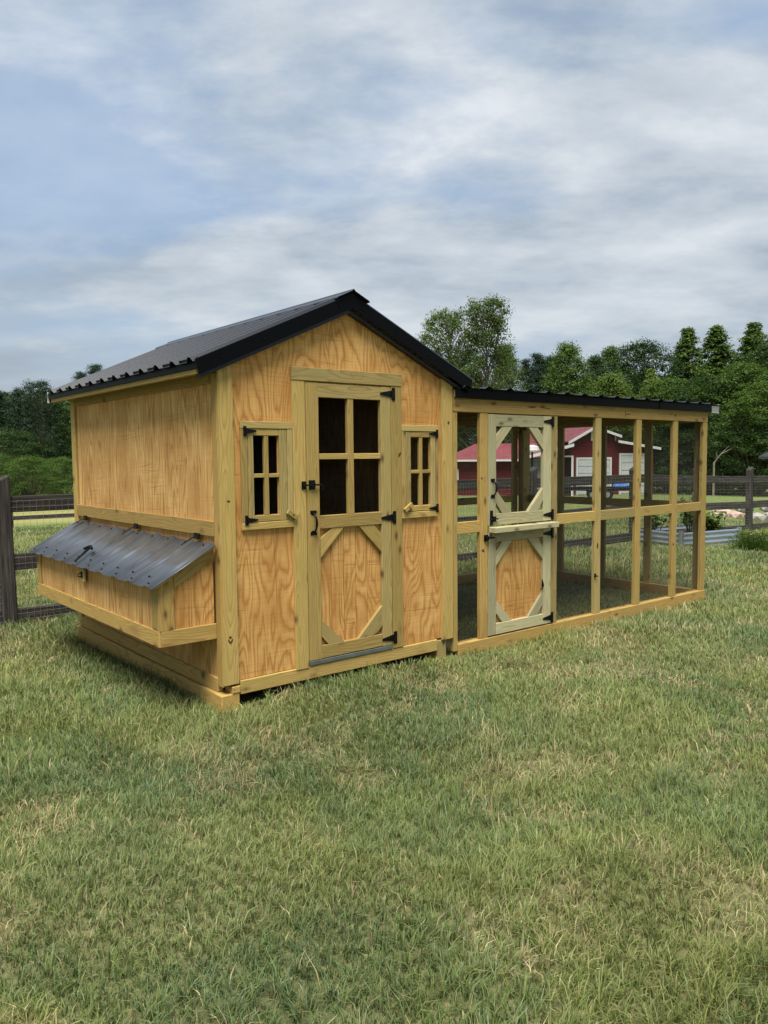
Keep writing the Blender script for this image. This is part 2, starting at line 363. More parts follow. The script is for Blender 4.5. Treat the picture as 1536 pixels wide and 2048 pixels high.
def prism_xz(name, parent, pts, y0, y1, mat, along=None):
    """polygon in the x-z plane with thickness in y; local z runs along its grain"""
    a = along if along is not None else Vector((0, 1)); a = Vector((a[0], a[1])).normalized()
    cx = sum(p[0] for p in pts) / len(pts); cz = sum(p[1] for p in pts) / len(pts)
    zz = Vector((a[0], 0, a[1])); yy = Vector((0, 1, 0)); xx = yy.cross(zz)
    w = Matrix((xx, yy, zz)).transposed().to_4x4(); w.translation = (cx, (y0 + y1) / 2, cz)
    wi = w.inverted(); n = len(pts)
    ar = sum(pts[i][0] * pts[(i + 1) % n][1] - pts[(i + 1) % n][0] * pts[i][1] for i in range(n))
    if ar < 0: pts = pts[::-1]
    vs = [wi @ Vector((p[0], y0, p[1])) for p in pts] + [wi @ Vector((p[0], y1, p[1])) for p in pts]
    fs = [list(range(n)), list(range(2 * n - 1, n - 1, -1))] + [[i + n, (i + 1) % n + n, (i + 1) % n, i] for i in range(n)]
    return meshobj(name, vs, fs, mat, parent, w)
class MB:
    """collects simple shapes that make up ONE part"""
    def __init__(s): s.v = []; s.f = []
    def add(s, v, f):
        o = len(s.v); s.v += [tuple(q) for q in v]; s.f += [[i + o for i in q] for q in f]; return s
    def box(s, x0, x1, y0, y1, z0, z1, c=.001):
        v, f = chamfer_box((x1 - x0) / 2, (y1 - y0) / 2, (z1 - z0) / 2, c)
        return s.add([(a + (x0 + x1) / 2, b + (y0 + y1) / 2, d + (z0 + z1) / 2) for a, b, d in v], f)
    def prism(s, pts, y0, y1):
        n = len(pts); ar = sum(pts[i][0] * pts[(i + 1) % n][1] - pts[(i + 1) % n][0] * pts[i][1] for i in range(n))
        if ar < 0: pts = pts[::-1]
        return s.add([(p[0], y0, p[1]) for p in pts] + [(p[0], y1, p[1]) for p in pts],
                     [list(range(n)), list(range(2 * n - 1, n - 1, -1))] + [[i + n, (i + 1) % n + n, (i + 1) % n, i] for i in range(n)])
    def tube(s, pts, rad, seg=6, close=True):
        pts = [Vector(p) for p in pts]; rad = rad if hasattr(rad, '__len__') else [rad] * len(pts); rings = []
        for i, p in enumerate(pts):
            d = (pts[min(i + 1, len(pts) - 1)] - pts[max(i - 1, 0)]).normalized()
            a = d.cross(Vector((0, 0, 1)) if abs(d.z) < .9 else Vector((1, 0, 0))).normalized(); b = d.cross(a)
            rings.append([p + (a * math.cos(2 * math.pi * j / seg) + b * math.sin(2 * math.pi * j / seg)) * rad[i] for j in range(seg)])
        v = [q for r_ in rings for q in r_]; f = []
        for i in range(len(pts) - 1):
            for j in range(seg): f.append([i * seg + j, i * seg + (j + 1) % seg, (i + 1) * seg + (j + 1) % seg, (i + 1) * seg + j])
        if close: f += [list(range(seg))[::-1], [(len(pts) - 1) * seg + j for j in range(seg)]]
        return s.add(v, f)
    def build(s, name, mat, parent=None, world=Matrix.Identity(4), smooth=False):
        return meshobj(name, s.v, s.f, mat, parent, world, smooth)
def solid(o, th, off=-1):
    md = o.modifiers.new('thickness', 'SOLIDIFY'); md.thickness = th; md.offset = off; return o
def wire_grid(name, parent, origin, du, dv, lu, lv, sp, r, mat):
    """welded wire: thin three-sided wires both ways, one part"""
    o = np.array(origin, float); du = np.array(du, float); dv = np.array(dv, float); nn = np.cross(du, dv); V_ = []; F_ = []
    def wires(a, b, la, lb, shift):
        n = int(lb / sp) + 1; base = len(V_)
        for i in range(n):
            p = o + b * min(i * sp, lb) + nn * shift
            for e_ in (0, la):
                for ang in (90, 210, 330):
                    V_.append(tuple(p + a * e_ + (b * math.cos(R(ang)) + nn * math.sin(R(ang))) * r))
            k_ = base + i * 6
            for j in range(3): F_.append((k_ + j, k_ + (j + 1) % 3, k_ + 3 + (j + 1) % 3, k_ + 3 + j))
    wires(du, dv, lu, lv, 0.0); wires(dv, du, lv, lu, r * 1.6)
    return tag(meshobj(name, V_, F_, mat, parent), kind='stuff') if False else meshobj(name, V_, F_, mat, parent)

# ------------------------------------------------------------------ terrain
def gz(x, y):
    d = np.hypot(np.asarray(x, float) - 2.0, np.asarray(y, float))
    z = -0.026 * np.clip(d - 8, 0, 46) - .0
    sm = np.where(d < 10, -0.026 * np.clip(d - 6, 0, 4) ** 2 / 8, z)
    und = .018 * np.sin(x * .9 + 1.3) * np.cos(y * .7 + .4) * np.clip((d - 5) / 4, 0, 1) + .012 * np.sin(x * 2.3 + y * 1.7)
    bank = .05 * np.exp(-((np.asarray(y, float) + .15) / .38) ** 2) * np.clip((np.asarray(x, float) - .15) / .3, 0, 1) * np.clip((2.6 - np.asarray(x, float)) / .5, 0, 1)
    return sm + und - .012 + bank
gxs = np.unique(np.concatenate([np.linspace(-700, -40, 23), np.linspace(-40, -8, 33), np.linspace(-8, 24, 129), np.linspace(24, 80, 57), np.linspace(80, 900, 24)]))
gys = np.unique(np.concatenate([np.linspace(-700, -40, 23), np.linspace(-40, -8, 33), np.linspace(-8, 16, 97), np.linspace(16, 80, 65), np.linspace(80, 900, 24)]))
XX, YY = np.meshgrid(gxs, gys, indexing='ij'); ZZ = gz(XX, YY); ny = len(gys)
vs = np.stack([XX, YY, ZZ], -1).reshape(-1, 3)
ii, jj = np.meshgrid(np.arange(len(gxs) - 1), np.arange(ny - 1), indexing='ij'); a = (ii * ny + jj).ravel()
lawn = meshobj('lawn_ground', vs.tolist(), np.stack([a, a + ny, a + ny + 1, a + 1], 1).tolist(), 'ground', smooth=True)
tag(lawn, 'mown green lawn sloping gently away behind the coop', 'ground', kind='structure')

# ------------------------------------------------------------------ grass blades
rng = np.random.default_rng(11)
def vnoise(x, y, scale, seed):
    """smooth value noise in 0..1"""
    g = np.random.default_rng(seed).random((64, 64)); x = x * scale; y = y * scale
    xi = np.floor(x).astype(int); yi = np.floor(y).astype(int); fx_ = x - xi; fy_ = y - yi
    fx_ = fx_ * fx_ * (3 - 2 * fx_); fy_ = fy_ * fy_ * (3 - 2 * fy_)
    g00 = g[xi % 64, yi % 64]; g10 = g[(xi + 1) % 64, yi % 64]; g01 = g[xi % 64, (yi + 1) % 64]; g11 = g[(xi + 1) % 64, (yi + 1) % 64]
    return (g00 * (1 - fx_) + g10 * fx_) * (1 - fy_) + (g01 * (1 - fx_) + g11 * fx_) * fy_
def fbm(x, y, s, seed, o=3):
    r_ = 0; a_ = 1; t_ = 0
    for i in range(o): r_ = r_ + a_ * vnoise(x, y, s * 2 ** i, seed + i); t_ += a_; a_ *= .55
    return r_ / t_
def make_grass():
    rings = [(1.2, 2.6, 16000), (2.6, 4.0, 13000), (4.0, 6.0, 8200), (6.0, 9.0, 3600), (9.0, 14.0, 1350), (14.0, 24.0, 330)]
    fa = math.atan2(fw.y, fw.x); PX = []; PY = []; D = []
    for r0, r1, dens in rings:
        half = R(60) if r1 < 5 else R(50) if r1 < 10 else R(42)
        n = int(half * (r1 ** 2 - r0 ** 2) * dens)
        rr = np.sqrt(rng.random(n) * (r1 ** 2 - r0 ** 2) + r0 ** 2); th = fa + (rng.random(n) * 2 - 1) * half
        PX.append(CAM[0] + rr * np.cos(th)); PY.append(CAM[1] + rr * np.sin(th)); D.append(rr)
    x = np.concatenate(PX); y = np.concatenate(PY); d = np.concatenate(D)
    # clump the blades: pull each towards a jittered tuft centre
    cell = .055; cx_ = np.floor(x / cell); cy_ = np.floor(y / cell)
    hsh = np.sin(cx_ * 12.9898 + cy_ * 78.233) * 43758.5453; h1 = hsh - np.floor(hsh); hsh2 = np.sin(cx_ * 39.346 + cy_ * 11.135) * 24634.63; h2 = hsh2 - np.floor(hsh2)
    pull = np.where(rng.random(len(x)) < .5, .40, .05)
    x = x + ((cx_ + h1) * cell - x) * pull; y = y + ((cy_ + h2) * cell - y) * pull
    dry = fbm(x, y, 2.2, 3, 4); lush = fbm(x, y, .55, 21, 3); thin = fbm(x, y, 2.1, 33, 3)
    keep = ~((x > -.03) & (x < 2.0) & (y > -.01) & (y < 2.82))
    keep &= rng.random(len(x)) > np.clip((dry - .58) * 4.0, 0, .6)
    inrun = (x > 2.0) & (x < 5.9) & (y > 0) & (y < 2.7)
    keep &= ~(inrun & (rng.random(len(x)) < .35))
    # trodden soil strip in front of the coop
    strip = np.exp(-((y + .12) / .16) ** 2) * ((x > -.2) & (x < 2.4)) * (fbm(x, y, 1.7, 55) > .42)
    keep &= rng.random(len(x)) > strip * .45
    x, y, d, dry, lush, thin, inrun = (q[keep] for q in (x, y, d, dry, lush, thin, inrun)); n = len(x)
    tuft = h1[keep]
    L = (.033 + .054 * rng.random(n) ** 1.4) * (.60 + .75 * lush) * np.where(thin > .6, 1.25, 1.0) * (.68 + .68 * tuft)
    long_ = rng.random(n) < .03; L[long_] *= 1.55
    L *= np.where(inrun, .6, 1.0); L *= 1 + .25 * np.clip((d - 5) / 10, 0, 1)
    wdt = (.0022 + .0026 * rng.random(n)) * np.maximum(1.0, d / 3.2) ** .75
    weed = (rng.random(n) < .006) & (d < 7); wdt[weed] *= 3.2; L[weed] *= .7
    flow = 2 * math.pi * fbm(x, y, .9, 77, 2) * 1.6
    ang = flow + rng.normal(0, 1.7, n); lean = np.clip(rng.normal(.74, .32, n) + .35 * np.clip(dry - .5, 0, .4) * 2, .05, 1.3)
    ca_, sa_ = np.cos(ang), np.sin(ang); z = gz(x, y)
    side = ang + math.pi / 2 + rng.normal(0, .5, n); wx, wy = np.cos(side) * wdt / 2, np.sin(side) * wdt / 2
    m1 = .5; l1 = lean * .55; l2 = np.minimum(lean * 1.35, 1.52)
    mx_ = x + ca_ * np.sin(l1) * L * m1; my_ = y + sa_ * np.sin(l1) * L * m1; mz_ = z + np.cos(l1) * L * m1
    tx = mx_ + ca_ * np.sin(l2) * L * m1; ty = my_ + sa_ * np.sin(l2) * L * m1; tz = mz_ + np.cos(l2) * L * m1
    z0 = z - .006
    P = np.stack([np.stack([x - wx, y - wy, z0], 1), np.stack([x + wx, y + wy, z0], 1), np.stack([mx_ + wx * .85, my_ + wy * .85, mz_], 1),
                  np.stack([mx_ - wx * .85, my_ - wy * .85, mz_], 1), np.stack([tx, ty, tz], 1)], 1).reshape(-1, 3).astype(np.float32)
    # blade colours: fresh, blue-green, olive, straw
    r_ = rng.random(n)
    pal = np.array([[.152, .210, .062], [.160, .212, .096], [.232, .260, .104], [.47, .395, .215], [.31, .245, .135]])
    pdry = np.clip((dry - .51) * 3.6, .06, .62); kind = np.zeros(n, int)
    blue = fbm(x, y, 1.1, 91, 2)
    kind[r_ > .40] = 2; kind[(r_ > .45) & (blue > .58)] = 1
    q_ = rng.random(n); kind[q_ < pdry * .62] = 3; kind[q_ < pdry * .24] = 4
    col = pal[kind] * (.72 + .56 * rng.random((n, 1))) * (.82 + .36 * fbm(x, y, 3.4, 101, 3)[:, None])
    yel = fbm(x, y, .9, 131, 3)[:, None]; col = col * np.where(kind[:, None] < 3, np.concatenate([.80 + .42 * yel, .90 + .2 * yel, 1.05 - .25 * yel], 1), 1.0)
    cols = np.ones((n, 5, 4), np.float32); cols[:, :, :3] = col[:, None, :]
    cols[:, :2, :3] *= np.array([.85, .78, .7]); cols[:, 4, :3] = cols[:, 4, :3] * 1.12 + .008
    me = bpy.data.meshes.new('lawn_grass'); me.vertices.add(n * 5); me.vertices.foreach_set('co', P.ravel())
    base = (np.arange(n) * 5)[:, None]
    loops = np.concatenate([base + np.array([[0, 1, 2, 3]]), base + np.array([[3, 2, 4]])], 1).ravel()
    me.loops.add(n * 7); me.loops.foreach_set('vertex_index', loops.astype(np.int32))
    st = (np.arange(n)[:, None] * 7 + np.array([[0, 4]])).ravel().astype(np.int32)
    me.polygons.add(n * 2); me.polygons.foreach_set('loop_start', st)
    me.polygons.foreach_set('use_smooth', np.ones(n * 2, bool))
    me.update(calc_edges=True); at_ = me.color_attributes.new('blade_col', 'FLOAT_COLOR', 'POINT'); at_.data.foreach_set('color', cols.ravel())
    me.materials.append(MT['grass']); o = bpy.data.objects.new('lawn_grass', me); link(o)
    tag(o, 'short green lawn grass with straw-coloured dry patches', 'grass', kind='stuff'); print('grass blades', n)
make_grass()

# ------------------------------------------------------------------ the coop
W, D = 2.0, 2.80
PK, SL = 2.70, .445                                     # roof deck height at the ridge, slope
def deck(x): return PK - abs(x - 1.0) * SL
coop = thing('chicken_coop', (1.0, 1.4, 0), 'walk-in chicken coop of tan plywood with dark gabled metal roof and nest box', 'coop')

# front siding sheet with door and window openings
def sheet(name, parent, us, zs, holes, topf, plane, c0, th, mat, flip=False):
    vs = []; fs = []; idx = {}
    def vid(u, z):
        kx = (round(u, 4), round(z, 4))
        if kx not in idx: idx[kx] = len(vs); vs.append((u, c0, z) if plane == 'y' else (c0, u, z))
        return idx[kx]
    for i in range(len(us) - 1):
        for j in range(len(zs)):
            u0, u1, z0 = us[i], us[i + 1], zs[j]
            if (i, j) in holes: continue
            if j + 1 < len(zs): za = zb = zs[j + 1]
            else: za, zb = topf(u0), topf(u1)
            f = [vid(u0, z0), vid(u1, z0), vid(u1, zb), vid(u0, za)]
            fs.append(f if not flip else f[::-1])
    return solid(meshobj(name, vs, fs, mat, parent), th)
us = [.012, .24, .43, .64, 1.0, 1.38, 1.572, 1.774, 1.988]; zs = [.18, 1.233, 1.744, 2.105]
holes = {(1, 1), (6, 1)} | {(i, j) for i in (3, 4) for j in (0, 1, 2)}
sheet('front_siding', coop, us, zs, holes, lambda u: deck(u) - .03, 'y', .020, .012, 'siding')
sheet('left_siding', coop, [.02, 1.22, D - .02], [.19, 1.10], set(), lambda u: 2.16, 'x', .012, .012, 'siding_fine', True)
sheet('right_siding', coop, [.034, D - .02], [.19, 1.10], set(), lambda u: 2.16, 'x', 1.988, .012, 'siding_fine')
us2 = [.012, 1.0, 1.988]; sheet('back_siding', coop, us2, [.18], set(), lambda u: deck(u) - .03, 'y', D - .012, .012, 'siding', True)
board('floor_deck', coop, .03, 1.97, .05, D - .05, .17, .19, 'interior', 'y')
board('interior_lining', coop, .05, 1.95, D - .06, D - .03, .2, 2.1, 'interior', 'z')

# corner boards, casing, header
def raked(name, x0, x1, y0, y1, z0, drop=.112, mat='lumber'):
    return prism_xz(name, coop, [(x0, z0), (x1, z0), (x1, deck(x1) - drop + .02), (x0, deck(x0) - drop + .02)], y0, y1, mat, (0, 1))
raked('corner_board', 0.0, .100, 0.0, .0195, .165); raked('corner_board', 1.888, 2.004, 0.0, .0195, .165)
board('corner_board', coop, -.004, .0115, .0200, .090, .150, 2.13, 'lumber_warm')
board('corner_board', coop, -.008, .0115, D - .10, D - .001, .150, 2.13, 'lumber')
board('corner_board', coop, .0, .09, D, D + .018, .150, 2.13, 'lumber')
board('corner_board', coop, 1.9, 2.0, D, D + .018, .150, 2.13, 'lumber')
board('header', coop, .534, 1.483, -.006, .0195, 2.113, 2.202, 'lumber_mid')
board('door_casing', coop, .536, .637, -.002, .0195, .168, 2.1115, 'lumber'); board('door_casing', coop, 1.384, 1.4815, -.002, .0195, .180, 2.1115, 'lumber')
# left side trim
board('frieze_board', coop, -.010, .0115, .092, D - .103, 2.068, 2.150, 'lumber_warm')
board('belt_board', coop, -.012, .0115, .0925, D - .103, 1.108, 1.205, 'lumber_warm')
board('base_rim', coop, -.002, .040, .10, D - .03, .105, .195, 'lumber_warm', ch=.004)
board('base_rim', coop, .113, 1.838, .004, .042, .088, .1765, 'lumber', ch=.004)
board('skid', coop, -.022, .108, .004, D, -.05, .103, 'lumber_warm', ch=.006)
board('skid_block', coop, .052, .1115, -.001, .10, .1035, .1485, 'lumber_warm', ch=.004)
board('skid', coop, 1.846, 1.945, .018, D, -.06, .164, 'lumber_mid', ch=.006)
board('threshold', coop, .642, 1.379, -.004, .03, .180, .2095, 'threshold')

# eaves and roof
for s, nm in ((0, 'left'), (1, 'right')):
    def mx(x): return x if s == 0 else 2.0 - x
    x0, x1 = sorted((mx(-.150), mx(-.118)))
    board('sub_fascia', coop, x0, x1, -.020, D + .08, 2.108, 2.178, 'lumber')
    x0, x1 = sorted((mx(-.118), mx(-.012)))
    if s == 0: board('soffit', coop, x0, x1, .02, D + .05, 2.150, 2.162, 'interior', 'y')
    x0, x1 = sorted((mx(-.1605), mx(-.1505)))
    board('eave_trim', coop, x0, x1, -.048, D + .10, 2.138, 2.206, 'black', 'y', .002)
board('trim_end', coop, -.166, -.140, D + .1005, D + .122, 2.105, 2.20, 'white_trim', 'z', .002)
def roof_profile(y0, y1, sp, rh=.029):
    """ribbed metal sheet profile as (run, height)"""
    pr = []; y = y0
    k_ = y0 + .035
    while k_ < y1 - .03:
        pr += [(k_ - .046, 0), (k_ - .016, rh), (k_ + .016, rh), (k_ + .046, 0)]
        k_ += sp
    return [(y0, 0)] + [p for p in pr if y0 < p[0] < y1] + [(y1, 0)]
Y0, Y1 = -.050, D + .12
prof = roof_profile(Y0, Y1, .2475)
nrm = Vector((-SL, 0, 1)).normalized()
for s in (0, 1):
    vs = []; fs = []
    for (yy, hh_) in prof:
        for xx in (1.0, -.185):
            p = Vector((xx, yy, deck(xx) + .004)) + nrm * hh_
            vs.append((p.x if s == 0 else 2.0 - p.x, p.y, p.z))
    for i in range(len(prof) - 1):
        f = [2 * i, 2 * i + 1, 2 * i + 3, 2 * i + 2]; fs.append(f if s == 0 else f[::-1])
    rp = solid(meshobj('roof_panel', vs, fs, 'roof', coop), .0012)
    mb = MB()
    for k_ in range(11):
        yq = Y0 + .035 + .2475 * k_ + .11
        for xq in (-.11, .42, .86):
            if yq < Y1 - .05:
                p = Vector((xq, yq, deck(xq) + .004)); q = p + nrm * .007
                if s: p.x = 2 - p.x; q.x = 2 - q.x
                mb.tube([p, q], .0065, 6)
    tag(mb.build('screw_row', 'hardware', rp), kind='stuff')
    # under-deck and rake trims
    sg = -1 if s == 0 else 1
    def rx(x): return x if s == 0 else 2.0 - x
    und = [(rx(1.0), PK - .004), (rx(-.149), deck(-.149) - .004), (rx(-.149), deck(-.149) - .030), (rx(1.0), PK - .030)]
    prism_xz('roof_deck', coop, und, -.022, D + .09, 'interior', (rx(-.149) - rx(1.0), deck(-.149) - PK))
    for y_a, y_b in ((-.056, -.0235), (D + .0905, D + .125)):
        hi = .012
        face = [(rx(1.0), PK + hi), (rx(-.166), deck(-.166) + hi), (rx(-.150), deck(-.15) - .087), (rx(1.0), PK - .083)]
        rk = prism_xz('rake_trim', coop, face, y_a, y_a + .004 if y_a < 0 else y_b, 'black', (rx(-.166) - rx(1.0), deck(-.166) - PK))
        if y_a < 0:
            lip = [(rx(1.0), PK - .085), (rx(-.140), deck(-.14) - .089), (rx(-.128), deck(-.128) - .112), (rx(1.0), PK - .1085)]
            prism_xz('rake_lip', rk, lip, -.030, .019, 'roof', (rx(-.166) - rx(1.0), deck(-.166) - PK))
            top = MB()
            vs2 = [(rx(1.0), -.0565, PK + .0135), (rx(-.172), -.0565, deck(-.172) + .0135), (rx(-.172), .062, deck(-.172) + .027), (rx(1.0), .062, PK + .027)]
            tf = meshobj('rake_flange', vs2, [[0, 1, 2, 3] if s == 0 else [3, 2, 1, 0]], 'roof', rk); solid(tf, .0015)
            sc = MB()
            for k_ in range(4):
                xq = .9 - k_ * .3; p = Vector((rx(xq), -.0565, deck(xq) - .035)); sc.tube([p, p + Vector((0, -.005, 0))], .006, 6)
                p = Vector((rx(xq - .1), .03, deck(xq - .1) + .024)); sc.tube([p, p + Vector((0, 0, .008))], .007, 6)
            tag(sc.build('trim_screws', 'hardware', rk), kind='stuff')
# ridge cap: two wings with hemmed edges
cap = []
for xx, zz in ((.862, PK + .038 - .138 * SL - .008), (.868, PK + .038 - .132 * SL), (.985, PK + .038 - .015 * SL), (1.0, PK + .046), (1.015, PK + .038 - .015 * SL), (1.132, PK + .038 - .132 * SL), (1.138, PK + .038 - .138 * SL - .008)):
    cap.append((xx, zz))
vs = [(x_, y_, z_) for y_ in (-.078, D + .15) for x_, z_ in cap]; nC = len(cap)
rc = solid(meshobj('ridge_cap', vs, [[i, i + 1, i + 1 + nC, i + nC] for i in range(nC - 1)], 'roof', coop), .003)

# knots and a smudged mill stamp in the face boards
MT['knot'] = plain('dark_knot', (.085, .040, .014), .8, 0, .15, 90, .5)
MT['ink'] = plain('faded_mill_ink', (.13, .095, .045), .9, 0, .1)
def knot(parent, x, z, y, r, sz=1.0, ang=0.0):
    rg = random.Random(int(x * 1000) + int(z * 77)); pts = []
    for i in range(11):
        a = 2 * math.pi * i / 11; q = r * (.8 + .4 * rg.random()); u, w = q * math.cos(a), q * sz * math.sin(a)
        pts.append((x + u * math.cos(ang) - w * math.sin(ang), z + u * math.sin(ang) + w * math.cos(ang)))
    mb = MB(); mb.prism(pts, y - .0006, y + .002); mb.build('knot', 'knot', parent)
knot(coop, .055, 1.332, 0.0, .011, .8); knot(coop, .046, .470, 0.0, .010, .8); knot(coop, .038, .445, 0.0, .006, 2.6, .5); knot(coop, .056, .445, 0.0, .006, 2.6, -.5)
knot(coop, 1.459, 1.617, -.002, .010, 2.0, -.6); knot(coop, 1.96, 1.86, 0.0, .010, 1.3)
mb = MB(); rs = random.Random(5)
for i in range(34):
    x = rs.uniform(1.02, 1.13) if i < 24 else rs.uniform(1.20, 1.42); z = rs.uniform(2.148, 2.192) if i < 24 else rs.uniform(2.182, 2.196); w = rs.uniform(.003, .014); h_ = rs.uniform(.0015, .012)
    mb.box(x, x + w * (.3 if h_ > .006 else 1), -.0064, -.0055, z, z + h_ * (.35 if w > .008 else 1), .0001)
tag(mb.build('mill_stamp', 'ink', coop), kind='stuff')

# hinge shapes (x along the strap, z up), origin at the plate's outer edge centre
def t_hinge(parent, x, y, z, direction, plate_h=.092, plate_w=.030, strap=.105, taper=(.026, .008)):
    s = direction; mb = MB()
    mb.box(min(x, x + s * plate_w), max(x, x + s * plate_w), y - .005, y, z - plate_h / 2, z + plate_h / 2)
    mb.prism([(x + s * plate_w * .9, z - taper[0]), (x + s * plate_w * .9, z + taper[0]), (x + s * (plate_w + strap), z + taper[1]), (x + s * (plate_w + strap + .006), z), (x + s * (plate_w + strap), z - taper[1])], y - .0045, y - .0005)
    mb.tube([(x + s * plate_w, y - .007, z - taper[0] * 1.1), (x + s * plate_w, y - .007, z + taper[0] * 1.1)], .006, 8)
    for zq in (-.34, .34): mb.tube([(x + s * plate_w * .4, y - .004, z + plate_h * zq), (x + s * plate_w * .4, y - .0075, z + plate_h * zq)], .005, 6)
    for q in (.35, .7): mb.tube([(x + s * (plate_w + strap * q), y - .004, z), (x + s * (plate_w + strap * q), y - .0075, z)], .0045, 6)
    return mb.build('hinge', 'hardware', parent)
def pull_handle(parent, x, y, z0, z1, w=.026):
    mb = MB()
    for zz, sgn in ((z1, -1), (z0, 1)):
        mb.prism([(x - w, zz), (x + w, zz), (x + w * .95, zz + sgn * .018), (x + w * .5, zz + sgn * .030), (x - w * .5, zz + sgn * .030), (x - w * .95, zz + sgn * .018)], y - .004, y)
        for q in (-.5, .5): mb.tube([(x + w * q, y - .004, zz + sgn * .010), (x + w * q, y - .007, zz + sgn * .010)], .004, 6)
    pts = []; rr = []
    for i in range(11):
        t_ = i / 10; pts.append((x, y - .006 - .036 * math.sin(math.pi * t_) ** .6, z0 + .018 + (z1 - z0 - .036) * t_)); rr.append(.0055 + .0035 * math.sin(math.pi * t_))
    mb.tube(pts, rr, 8); return mb.build('pull_handle', 'hardware', parent, smooth=False)

# main door: planked lower panel, stiles, rails, muntins, braces
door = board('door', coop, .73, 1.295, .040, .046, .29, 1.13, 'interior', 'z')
px_edges = [.737, .852, .962, 1.066, 1.168, 1.290]
for i in range(5): board('plank', door, px_edges[i] + .0016, px_edges[i + 1] - .0016, .0265, .0398, .295, 1.125, 'siding', 'z', .003)
DY0, DY1 = -.001, .036
board('stile', door, .6425, .745, DY0, DY1, .2130, 2.1035, 'lumber'); board('stile', door, 1.2865, 1.3790, DY0, DY1, .2130, 2.1035, 'lumber_mid')
board('rail', door, .7458, 1.2858, DY0, DY1 - .001, 2.007, 2.1020, 'lumber_mid'); board('rail', door, .7458, 1.2858, DY0 - .003, DY1, 1.115, 1.2040, 'lumber'); board('rail', door, .7458, 1.2858, DY0, DY1, .2150, .3050, 'lumber')
board('muntin', door, .992, 1.042, .002, .034, 1.2045, 2.0065, 'lumber'); board('muntin', door, .7460, .9915, .004, .032, 1.588, 1.628, 'lumber'); board('muntin', door, 1.0425, 1.2856, .004, .032, 1.588, 1.628, 'lumber')
for pts in ([(.7462, .916), (.945, 1.1145), (.846, 1.1145), (.7462, 1.045)], [(1.2855, .909), (1.2855, 1.04), (1.212, 1.1145), (1.079, 1.1145)],
            [(.7462, .483), (.7462, .369), (.804, .3055), (.937, .3055)], [(1.2855, .514), (1.067, .3055), (1.209, .3055), (1.2855, .369)]):
    c_ = Vector((sum(p[0] for p in pts) / 4 - 1.016, sum(p[1] for p in pts) / 4 - .71))
    prism_xz('brace', door, pts, .0005, .0260, 'lumber' if c_[1] > 0 else 'lumber_mid', (1, 1) if c_[0] * c_[1] < 0 else (1, -1))
for zz in (2.055, 1.157, .262): t_hinge(door, 1.418, -.003, zz, -1)
wire_grid('screen', door, (.745, .035, 1.204), (1, 0, 0), (0, 0, 1), .54, .803, .0127, .0003, 'screen')
pull_handle(door, .690, -.001, 1.076, 1.243)
mb = MB(); mb.box(.597, .634, -.0075, -.002, 1.388, 1.442).box(.606, .622, -.022, -.0075, 1.402, 1.428).box(.655, .706, -.0065, -.001, 1.385, 1.449)
mb.tube([(.602, -.020, 1.417), (.748, -.020, 1.417)], .0055, 8).tube([(.742, -.020, 1.417), (.752, -.022, 1.412), (.756, -.022, 1.385)], .0055, 8)
mb.box(.664, .697, -.026, -.0065, 1.405, 1.430); mb.build('slide_latch', 'hardware', door)

# the two small hinged windows
def window(x0, x1, sx0, sx1, ox0, ox1, mv0, mv1, hinge_left):
    z0, z1, sz0, sz1, oz0, oz1 = 1.142, 1.835, 1.191, 1.786, 1.232, 1.745
    win = wire_grid('window', coop, (ox0, .030, oz0), (1, 0, 0), (0, 0, 1), ox1 - ox0, oz1 - oz0, .0127, .0003, 'screen')
    board('casing', win, x0, x1, -.004, .0193, sz1 + .0035, z1, 'lumber_mid'); board('casing', win, x0, x1, -.004, .0193, z0, sz0 - .0035, 'lumber')
    board('casing', win, x0 + .001, sx0 - .003, -.002, .0193, sz0 - .003, sz1 + .003, 'lumber'); board('casing', win, sx1 + .003, x1 - .001, -.002, .0193, sz0 - .003, sz1 + .003, 'lumber_mid')
    board('sash_stile', win, sx0, ox0, -.0005, .030, sz0, sz1, 'lumber_mid'); board('sash_stile', win, ox1, sx1, -.0005, .030, sz0, sz1, 'lumber_mid')
    board('sash_rail', win, ox0 + .0005, ox1 - .0005, .0005, .029, sz0 + .0005, oz0, 'lumber'); board('sash_rail', win, ox0 + .0005, ox1 - .0005, .0005, .029, oz1, sz1 - .0005, 'lumber')
    board('muntin', win, mv0, mv1, .002, .028, oz0 + .0005, oz1 - .0005, 'lumber'); board('muntin', win, ox0 + .001, mv0 - .0005, .003, .026, 1.475, 1.501, 'lumber'); board('muntin', win, mv1 + .0005, ox1 - .001, .003, .026, 1.475, 1.501, 'lumber')
    for zz in (1.772, 1.205):
        if hinge_left: t_hinge(win, x0 + .016, -.005, zz, 1, .064, .022, .068, (.017, .006))
        else: t_hinge(win, x1 - .004, -.005, zz, -1, .064, .022, .068, (.017, .006))
    cx_ = sx1 + .022 if hinge_left else sx0 + .006
    tb = bar('turn_button', win, (cx_ - .036, -.016, 1.215 + (.034 if hinge_left else -.014)), (cx_ + .036, -.016, 1.215 + (-.014 if hinge_left else .034)), .020, .034, 'lumber', .003, Vector((0, 0, 1)))
    mb = MB(); mb.tube([(cx_ + .004, -.025, 1.224), (cx_ + .004, -.029, 1.224)], .005, 6); mb.build('screw', 'hardware', win)
window(.150, .534, .199, .490, .240, .432, .320, .352, True)
window(1.4825, 1.848, 1.524, 1.822, 1.572, 1.774, 1.660, 1.690, False)

